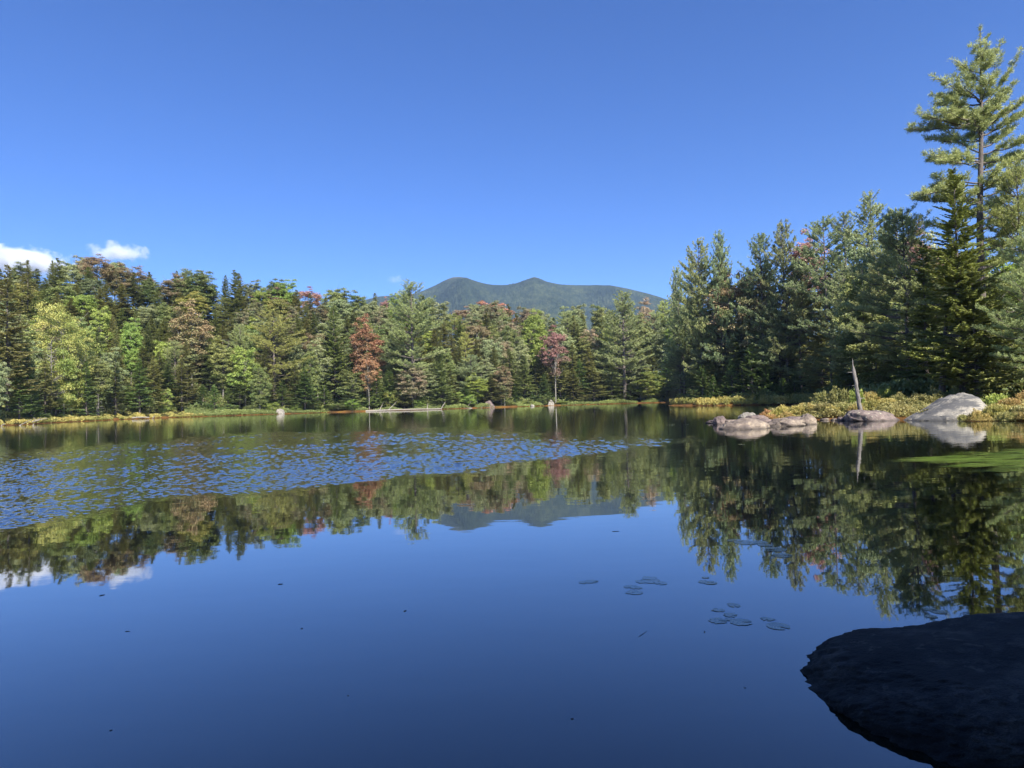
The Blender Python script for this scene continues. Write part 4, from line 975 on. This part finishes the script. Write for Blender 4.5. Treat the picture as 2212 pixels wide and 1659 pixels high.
def slab():
    g = ground_at(2062, 908); d = g[1]; u = d / FPX
    prof = [(-78, 0), (-70, 5), (-50, 16), (-28, 28), (-8, 39), (12, 50), (30, 58), (44, 62.5), (58, 63), (68, 59), (75, 51), (84, 40), (98, 26), (108, 0)]
    pxs = np.array([p[0] for p in prof]) * u; pz = np.array([p[1] for p in prof]) * u
    nu, nv = 150, 90; V = np.zeros((nu, nv, 3))
    for a in range(nu):
        x = pxs[0] + (pxs[-1] - pxs[0]) * a / (nu - 1); h = np.interp(x, pxs, pz)
        for b in range(nv):
            t = b / (nv - 1); th = t * math.pi          # front foot over the crest to the back foot
            yy = -math.cos(th); depth = .35 + 1.25 * math.sin(math.pi * a / (nu - 1)) ** .5
            z = h * (math.sin(th) ** 1.25) if t < .5 else h * math.sin(th) ** .8
            n_ = mn.noise(Vector((x * .9, yy * 1.3, 3))) * .12 + mn.noise(Vector((x * 2.4, yy * 3, z * 3))) * .07 + mn.noise(Vector((x * 8, yy * 9, z * 9))) * .022 - .035 * max(0, 1 - abs(mn.noise(Vector((x * .8 + z * 1.4, yy * .5, 9)))) * 12)
            crest = .35 * (1 - a / nu)
            V[a, b] = (x + n_, yy * depth + crest * math.sin(th) + n_, z * (1 + n_) - .12 + (.03 if t in (0, 1) else 0))
    i_ = np.arange(nu - 1)[:, None]; j_ = np.arange(nv - 1)[None, :]
    f = np.stack([i_ * nv + j_, (i_ + 1) * nv + j_, (i_ + 1) * nv + j_ + 1, i_ * nv + j_ + 1], -1).reshape(-1)
    me = np_mesh("boulder", V.reshape(-1, 3), f, 4, smooth=True)
    o = link("boulder", me, mat=SLAB); o.location = (g[0], d + 1.0, 0)
    tag(o, "big pale slab boulder sloping up to a rounded top, black streaks along its upper edge", "boulder")
slab()
rock(603, 893, 17, 11, WHITE, "small pale boulder on the far bank below the tiered pine", 17, d=176, power=2.4)
rock(1056, 881, 22, 14, GRAN2, "dark rock on the far bank under the low red-tipped maple", 18, d=206, power=2.4)
rock(1190, 877, 15, 12, WHITE, "white shoreline rock at the far bank before the shaded cove", 19, d=219, power=2.4)
rock(1150, 876, 9, 4, WHITE, "small pale stone between the dark and white shoreline rocks", 20, d=214)
rock(1038, 881.5, 8, 3.5, WHITE, "little yellowish stone just left of the dark shoreline rock", 21, d=204)
rock(262, 884, 16, 8, GRAN2, "grey rock half hidden in the left bog beside a small fir", 22, d=150, power=2.4)

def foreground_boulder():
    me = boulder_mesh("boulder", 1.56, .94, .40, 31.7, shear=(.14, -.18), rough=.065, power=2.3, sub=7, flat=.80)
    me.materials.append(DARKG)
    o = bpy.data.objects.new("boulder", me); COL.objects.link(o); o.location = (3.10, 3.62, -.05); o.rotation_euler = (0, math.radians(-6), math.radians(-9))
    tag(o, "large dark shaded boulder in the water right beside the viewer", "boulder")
foreground_boulder()

# ------------------------------------------------------------------ shrubs of the near point
def bush(px, yt, d, rad, key, label, k=None):
    k = rng.integers(0, 3) if k is None else k
    top = point_at(px, yt, d); gz = max(ground_z(top[0], d), .02); h = top[2] - gz
    if h < .15: return
    r = rad * d / FPX / BOG[k][3]
    put("bog_shrub", BOG[k], LC[key], BARK, (top[0], d, gz - .04), (r, r, h / BOG[k][2]), child=("stems", "leaves"), label=label, cat="shrub", group="bog shrubs on the near point")
for k, (px, yt, d, rad, key, lab) in enumerate([
    (1662, 884, 48, 26, "bogorange", "orange-tinged shrub at the left tip of the near point"),
    (1690, 876, 46.5, 30, "bog", "pale yellow shrub behind the cracked boulder"), (1722, 874, 45, 30, "bog", "golden shrub behind the purplish slab"),
    (1664, 893, 43.5, 18, "bogorange", "small orange shrub low beside the pale-topped rock"), (1700, 890, 42.6, 22, "bogorange", "reddish orange shrub close behind the cracked boulder"),
    (1752, 872, 44, 26, "bog", "yellow shrub above the rounded tan boulder"), (1778, 868, 43, 26, "bogolive", "taller olive shrub right of the rock cluster"),
    (1800, 875, 42, 26, "bog", "yellow-green shrub over the flat stones"), (1824, 868, 42, 26, "bogolive", "olive shrub left of the snag's foot"),
    (1846, 872, 41.2, 22, "bog", "light shrub directly at the snag's foot"), (1812, 838, 50, 34, "bogolive", "rounded dark olive bush left of the snag"),
    (1850, 836, 45, 20, "lime", "upright lime bush touching the snag's left side"), (1780, 842, 54, 30, "bogolive", "dark bush at the far side of the point, near the inlet"),
    (1884, 862, 43, 26, "bog", "golden shrub behind the lichen-spotted boulder"), (1912, 858, 44, 28, "bog", "pale shrub above the lichen-spotted boulder"),
    (1880, 844, 48, 24, "bog", "tall golden bush right of the snag"), (1912, 835, 50, 22, "lime", "bright tip of a bush below the paired trunks"),
    (1940, 850, 46, 34, "bogolive", "dark olive shrub in shade above the boulder's right shoulder"), (1970, 858, 43, 30, "bogolive", "shaded shrub filling the gap between the two big boulders"),
    (1990, 846, 46, 36, "bogolive", "dark round shrub left of the slab's high end"), (1958, 880, 40.5, 20, "bogolive", "low dark shrub dipping to the water between the boulders"),
    (2020, 838, 46, 34, "bogolive", "shrub behind the slab at the leaning trunk's foot"), (2066, 838, 46, 30, "green", "green bush behind the top of the slab"),
    (2150, 848, 38.5, 30, "lime", "bright green shrub right behind the slab's rounded end"), (2176, 858, 37, 30, "bogorange", "orange and green shrub right of the slab"),
    (2150, 870, 35.0, 32, "bog", "golden shrub overlapping the slab's right foot"), (2112, 884, 34.4, 26, "bog", "small golden shrub in front of the slab"),
    (2196, 872, 35, 34, "bog", "broad golden shrub at the right edge of the picture"), (2176, 886, 33.8, 26, "bogolive", "low olive shrub by the water, right of the slab"),
    (2222, 880, 33.2, 30, "bog", "shrub cut by the right edge, hanging to the water"), (2206, 846, 38, 30, "bogorange", "tall shrub with coral leaves at the right edge"),
    (2080, 893, 34.8, 12, "bogolive", "tiny sprig in front of the slab's middle")]):
    bush(px, yt, d, rad, key, lab)

# ------------------------------------------------------------------ driftwood and logs
def log(pa, pb, r0, r1, label, name="log", limbs=(), bend=.1, mat=None, z0=.03, z1=.03, cat="log", d=None):
    A = ground_at(*pa) if d is None else np.array([point_at(*pa, d)[0], d, 0]); B = ground_at(*pb) if d is None else np.array([point_at(*pb, d)[0], d, 0])
    A = A + [0, 0, z0]; B = B + [0, 0, z1]
    c = A.copy(); n = 10; s = np.linspace(0, 1, n)[:, None]
    P = (B - A) * s + np.array([0, 0, 1]) * np.sin(s * 3.1) * bend + rng.normal(0, .02, (n, 3))
    tb = Tubes(); tb.add(P, np.linspace(r0, r1, n), 9, .08)
    e = bpy.data.objects.new(name, None); COL.objects.link(e); e.location = c
    link("stem", tb.mesh(name + "_stem"), e, mat or DRIFT)
    for (t, a, l, rise) in limbs:
        q = Tubes(); q.add(branch_curve(interp_path(P, np.array([t]))[0], a, l, rise, .1, 4), np.linspace(r0 * .6, .02, 4), 6, .08); link("branch_stub", q.mesh("stub"), e, mat or DRIFT)
    tag(e, label, cat); return e
DRIFT = bark_mat("driftwood", (0.13, 0.115, 0.095), (0.33, 0.29, 0.24))
log((790, 887.4), (952, 883.4), .24, .15, "long white fallen log lying along the far bank", limbs=((.18, .9, 1.6, 1.3), (.30, .3, 2.8, .9), (.82, 1.5, 1.1, 1.6)), bend=.12, z0=.12, z1=.2, d=186)
log((953, 884), (962, 866), .16, .07, "pale stem leaning up out of the bank at the log's right end", z0=.1, z1=2.2, d=190, name="leaning_stem", cat="dead stem")
log((998, 882), (1020, 881), .18, .10, "short pale log with an upright stub near the dark shoreline rock", limbs=((.5, .4, 1.3, 1.5),), d=200)
log((286, 904), (322, 903), .16, .12, "short bleached log on the edge of the left bog", d=146, z0=.3, z1=.3)
log((330, 905), (335, 900), .09, .05, "small upright white stub at the left bog's edge", d=146, z0=.1, z1=.6, name="stub", cat="dead stem")
log((2, 920.5), (10, 917), .09, .05, "white stick slanting out of the water at the far left edge", z0=-.05, z1=.35, d=96, name="stick", cat="stick")
log((42, 918.5), (70, 909), .07, .03, "long thin stick rising from the water by the left bog", z0=-.05, z1=.9, d=99, name="stick", cat="stick")
log((44, 919), (48, 916), .07, .04, "short stick stub beside the long thin one in the water", z0=-.05, z1=.25, d=98, name="stick", cat="stick")
log((71, 918), (74, 916), .06, .04, "last tiny white stub in the water off the left bog", z0=-.05, z1=.22, d=99, name="stick", cat="stick")
log((70, 911), (102, 905), .12, .05, "grey branch lying across the orange moss of the left bog", z0=.35, z1=.9, d=112, limbs=((.3, 2.5, 1.6, .3), (.2, 1.2, 1.0, .5)), name="fallen_branch", cat="branch")

# ------------------------------------------------------------------ things floating on the water
PADM, N_, L_2 = new_mat("lily_pad")
p_ = N_.new("ShaderNodeBsdfPrincipled"); p_.inputs["Roughness"].default_value = .16; p_.inputs["IOR"].default_value = 1.6; p_.inputs["Coat Weight"].default_value = .4; p_.inputs["Coat IOR"].default_value = 1.7; p_.inputs["Coat Roughness"].default_value = .10
t_ = N_.new("ShaderNodeTexNoise"); t_.inputs["Scale"].default_value = 18; t_.inputs["Detail"].default_value = 5
c_ = ramp(N_, [(0.35, (0.08, 0.10, 0.06)), (0.65, (0.20, 0.22, 0.12))]); L_2.new(t_.outputs[0], c_.inputs[0]); L_2.new(c_.outputs[0], p_.inputs["Base Color"])
o_ = N_.new("ShaderNodeOutputMaterial"); L_2.new(p_.outputs[0], o_.inputs[0])
def pad(px, py, wpx, label, seed, group, torn=.05, curl=.0003):
    g = ground_at(px, py); r = wpx / 2 * g[1] / FPX
    rr = np.random.default_rng(seed); rot = rr.uniform(0, 6.28)
    bm = bmesh.new(); n = 40; rings = 5; vs = []
    c = bm.verts.new((0, 0, .001))
    for k in range(1, rings + 1):
        row = []
        for a in range(n + 1):
            th = rot + .22 + (2 * math.pi - .44) * a / n
            q = k / rings; e = 1 + torn * mn.noise(Vector((math.cos(th) * 3, math.sin(th) * 3, seed))) * 3 * q
            row.append(bm.verts.new((math.cos(th) * r * q * e, math.sin(th) * r * q * e * .92, .001 + curl * q ** 3 * (1 + math.sin(th * 3 + seed)))))
        vs.append(row)
    for a in range(n): bm.faces.new((c, vs[0][a], vs[0][a + 1]))
    for k in range(rings - 1):
        for a in range(n): bm.faces.new((vs[k][a], vs[k + 1][a], vs[k + 1][a + 1], vs[k][a + 1]))
    ex = bmesh.ops.extrude_face_region(bm, geom=bm.faces[:])
    for v in [q for q in ex["geom"] if isinstance(q, bmesh.types.BMVert)]: v.co.z += .0008
    bmesh.ops.recalc_face_normals(bm, faces=bm.faces[:])
    me = bpy.data.meshes.new("lily_pad"); bm.to_mesh(me); bm.free(); me.materials.append(PADM)
    o = bpy.data.objects.new("lily_pad", me); COL.objects.link(o); o.location = (g[0], g[1], .001)
    tag(o, label, "lily pad", group)
G1 = "floating lily pads"
for k, (px, py, w, lab, torn) in enumerate([
    (1262, 1258, 22, "tattered lily pad, left half of the loner cluster nearest the pond's middle", .14), (1279, 1256, 26, "tattered lily pad, right half of the loner cluster nearest the pond's middle", .12),
    (1403, 1249, 30, "farthest ragged pad of the arching five-pad cluster", .14), (1388, 1256, 28, "left pad of the arching cluster", .10), (1408, 1257, 26, "ragged middle pad of the arching cluster", .12), (1428, 1260, 26, "smooth oval pad ending the arching cluster", .02), (1418, 1254, 16, "small torn pad tucked inside the arching cluster", .14),
    (1364, 1268, 30, "ragged pad just below the arching cluster", .16), (1378, 1270, 18, "small pad beside the ragged one below the arching cluster", .08), (1372, 1280, 34, "lowest wide pad under the arching cluster", .10), (1358, 1281, 14, "tiny pad at the left of the lowest wide pad", .1),
    (1524, 1248, 16, "thin curled pad above the pair right of the arching cluster", .2), (1521, 1257, 24, "left pad of the pair right of the arching cluster", .08), (1534, 1259, 30, "larger right pad of the pair right of the arching cluster", .03),
    (1586, 1308, 26, "curled narrow pad at the top of the nearer group", .12), (1578, 1305, 14, "tiny torn pad at the very top of the nearer group", .2), (1551, 1318, 26, "small ragged pad at the upper left of the nearer group", .14),
    (1578, 1329, 28, "ragged pad in the middle of the nearer group", .2), (1550, 1341, 38, "tattered pad at the left of the nearer group", .16), (1600, 1344, 46, "broad pad at the right of the nearer group", .07), (1577, 1339, 20, "torn scrap of pad linking the two broad nearer pads", .2),
    (1659, 1338, 24, "torn pad touching the largest smooth pad", .2), (1681, 1353, 48, "largest smooth oval lily pad, nearest to the dark boulder", .02), (1650, 1336, 14, "tiny scrap left of the torn pad by the smooth oval one", .2)]):
    pad(px, py, w, lab, 100 + k, G1, torn)
for k, (px, py, w, lab) in enumerate([(1588, 1168, 34, "yellowish pad leading the farthest pad cluster"), (1612, 1172, 50, "long pale pad in the farthest cluster"), (1640, 1172, 36, "pale green pad in the farthest cluster"), (1652, 1178, 30, "yellow-edged pad closing the farthest cluster"),
    (1676, 1187, 44, "dim pad alone below the farthest cluster"), (1690, 1200, 42, "lowest dim pad below the farthest cluster"), (2006, 1316, 28, "dark pad upper left of the trio just beyond the dark boulder"), (2028, 1322, 30, "dark pad right of the trio just beyond the dark boulder"), (2012, 1332, 24, "dark pad lowest of the trio just beyond the dark boulder")]):
    pad(px, py, w, lab, 200 + k, G1, .05)
for k, (px, py, w, lab) in enumerate([(1694, 938, 18, "bright sliver of pad floating below the cracked boulder"), (1746, 938.5, 15, "pale sliver of pad floating below the rounded tan boulder"), (1758, 932, 12, "thin pad floating close under the rounded tan boulder"), (1778, 939, 9, "tiny white speck of a pad in the boulders' dark reflection"), (1448, 918, 20, "thin pad floating far left of the rock cluster"), (1484, 917, 11, "small pad just right of the thin one left of the rock cluster"),
    (1600, 960, 14, "small pad in the dark reflection between boulders and pads")]):
    pad(px, py, w, lab, 300 + k, G1, .05)
def twig(px, py, wpx, ang, label, r=.004):
    g = ground_at(px, py); l = wpx * g[1] / FPX
    tb = Tubes(); s = np.linspace(-.5, .5, 6)
    P = np.stack([s * l * math.cos(ang), s * l * math.sin(ang), .002 + 0 * s], 1) + rng.normal(0, l * .015, (6, 3)) * [1, 1, 0]
    tb.add(P, np.array([.6, 1, 1, .9, .7, .4]) * r * .5, 6, .1)
    o = link("twig", tb.mesh("twig"), mat=BARK); o.location = (g[0], g[1], 0); tag(o, label, "twig")
for (px, py, w, a, lab, r) in [(1388, 1370, 40, .9, "thin straight twig floating left of the nearer pads", .0025), (221, 1286, 10, .8, "short twig floating under the cloud's reflection", .008),
    (875, 1320, 7, .8, "tiny dark twig below the reflection of the mountain", .008), (606, 1262, 10, .1, "small twig on the bright water near the trees' reflection", .008),
    (1330, 1148, 16, .1, "white sliver floating under the mountain's reflection", .006), (276, 1364, 10, .05, "thin dark twig on the left water", .004), (1522, 1365, 4, 1.5, "small dark upright speck left of the nearer pads", .01)]:
    twig(px, py, w, a, lab, r)
def bud(px, py, wpx, label):
    g = ground_at(px, py); r = wpx * .36 * g[1] / FPX
    me = boulder_mesh("bud", r, r * .7, r * .45, px, rough=.12, sub=3); me.materials.append(BARK)
    o = bpy.data.objects.new("floating_bud", me); COL.objects.link(o); o.location = (g[0], g[1], 0); tag(o, label, "seed")
bud(652, 1358, 7, "dark bud floating alone on the left water"); bud(1236, 1553, 9, "pale ringed bud floating low in the middle foreground"); bud(240, 1578, 8, "dark bud in the lower left corner of the water"); bud(752, 1503, 6, "small bud in the lower middle of the calm water")
bud(1609, 1486, 6, "small bud floating left of the dark boulder")

def floating_grass():
    c = Cards(); n = 170
    px = 2330 - 300 * rng.random(n) ** 1.25; py = 990 + rng.normal(0, 1, n) * (2 + (px - 2030) * .05)
    keep = (py > 968) & (py < 1016); px, py = px[keep], py[keep]
    P = np.array([ground_at(a, b) for a, b in zip(px, py)]); m = len(P)
    P[:, 2] = .006 + rng.random(m) * .02
    ang = math.pi + rng.normal(.05, .10, m); ln = rng.uniform(.5, 1.5, m)
    D = np.stack([np.cos(ang), np.sin(ang), rng.normal(0, .004, m)], 1) * ln[:, None]
    S = np.stack([-np.sin(ang), np.cos(ang), np.full(m, .30)], 1) * rng.uniform(.010, .018, m)[:, None]
    c.add(P, D, S, rng.random(m))
    tag(link("grass", c.mesh("floating_grass"), mat=leaf_mat("floating_grass_blades", (0.11, 0.17, 0.03), (0.25, 0.32, 0.07), .4, .1)), "bright green grass blades combed flat on the water at the right edge", "grass", kind="stuff")
floating_grass()

# ------------------------------------------------------------------ the shaded bank we stand on: trees behind us that throw the shade
BACK = [(6.8, -1.8, 15, SPR[0], "spruce_tree"), (9.6, -3.6, 19, PIN[0], "pine_tree"), (5.0, -4.6, 16, SPR[2], "spruce_tree"), (8.2, -7.0, 21, PIN[1], "pine_tree"), (12.5, -1.0, 17, SPR[0], "spruce_tree"), (2.4, -3.8, 15, SPR[3], "spruce_tree"), (13.5, -7.5, 22, PIN[3], "pine_tree"), (11.2, 1.4, 13, SPR[2], "spruce_tree"), (-1.0, -6.0, 17, MAP[0], "maple_tree"), (6.5, -10, 19, SPR[2], "spruce_tree")]
wheres = ["spruce on our own bank closest behind the viewer's right shoulder", "tall pine on our own bank behind the closest spruce", "full spruce on our own bank behind the viewer", "tallest pine on our own bank, deeper in", "spruce on our own bank right of the tall pine", "thin spruce straight behind the viewer", "pine farthest right among those behind the viewer", "short full spruce at the water beyond the dark boulder's right", "maple behind the viewer's left", "spruce deep in the woods behind the viewer"]
for (x, y, h, pr, nm), w in zip(BACK, wheres):
    s = h / pr[2]
    put(nm, pr, {"spruce_tree": SPC[0], "pine_tree": PINC[0], "maple_tree": LC["green"]}[nm], BARK, (x, y, ground_z(x, y) - .1), (s * 1.35, s * 1.35, s), label=w)

# ------------------------------------------------------------------ a label of its own for every tree of the wall
MARKS = [(12, "left-edge spruce"), (60, "slim spruce spire"), (135, "lime and yellow maple"), (211, "highest rust-tipped treetop"), (270, "bright lime maple over the bog"), (345, "grey dead spruce"), (412, "yellow and rust maple"),
         (470, "end of the left bog"), (515, "ragged ridge spruce"), (560, "first crimson maple"), (603, "small pale boulder"), (665, "dark crimson maple"), (720, "tall dark spruce"), (790, "orange-brown maple"), (840, "small crimson treetop"), (889, "tallest far-bank pine"),
         (950, "pinkish low maple"), (992, "mountain's left peak"), (1058, "scarlet-topped maple"), (1110, "saddle of the mountain"), (1152, "bright green maple"), (1196, "bare-limbed crimson maple"), (1250, "last bush before the cove"), (1343, "broad pine below the mountain"), (1408, "mountain's right end"), (1461, "slim first pine"),
         (1508, "dense rounded pine"), (1553, "feathery narrow pine"), (1578, "brown-red maple"), (1640, "flat-topped pine"), (1690, "forked airy pine"), (1778, "broad bluish pine"), (1850, "grey snag"), (1878, "dome-topped pine"), (1948, "snag's pine"), (1995, "dusky red maple"), (2056, "big yellow-green spruce"), (2118, "giant pine"), (2190, "pine cut by the right edge")]
todo = [t for t in TREES if not t["done"]]
buck = {}
for t in todo:
    mk = min(MARKS, key=lambda m: abs(m[0] - t["px"]))
    rel = "in line with" if abs(mk[0] - t["px"]) < 7 else ("left of" if t["px"] < mk[0] else "right of")
    if t["px"] < 1450:
        f = (t["d"] - dshore(t["px"])) / max(dback(t["px"]) - dshore(t["px"]), 1)
        zone = "at the water's edge" if f < .16 else "low on the bank" if f < .30 else "lower mid-slope" if f < .42 else "mid-slope" if f < .58 else "high on the slope" if f < .85 else "on the skyline"
    else:
        zone = "low in the wall" if t["top"] > 680 else "in mid-wall" if t["top"] > 590 else "at the back"
    buck.setdefault((t["words"][0], zone, rel + " the " + mk[1]), []).append(t)
for (w, zone, rel), lst in buck.items():
    lst.sort(key=lambda t: t["top"])
    ords = [""] if len(lst) == 1 else ["taller ", "lower "] if len(lst) == 2 else (["tallest ", "second-tallest ", "third-tallest ", "fourth-tallest ", "fifth-tallest ", "sixth-tallest "][:len(lst) - 1] + ["lowest "])
    for t, q in zip(lst, ords):
        t["o"]["label"] = (q + w + " " + zone + ", " + rel)
        t["o"]["group"] = "trees of the forest wall"
for t in TREES:
    if "group" not in t["o"]: t["o"]["group"] = "trees of the forest wall"
for t in TREES:                          # keep every label within sixteen words
    w = t["o"]["label"].split()
    if len(w) > 15: t["o"]["label"] = " ".join(w).replace("at the water's edge", "by the water").replace("high on the slope", "up high").replace("low on the bank", "down low").replace("in line with", "near").replace("lower mid-slope", "mid-slope").replace("tall dark spruce", "dark spruce").replace("bare-limbed crimson", "crimson").replace("first crimson maple", "crimson maple").replace("highest rust-tipped", "rust-tipped").replace(" of the ", " of ")
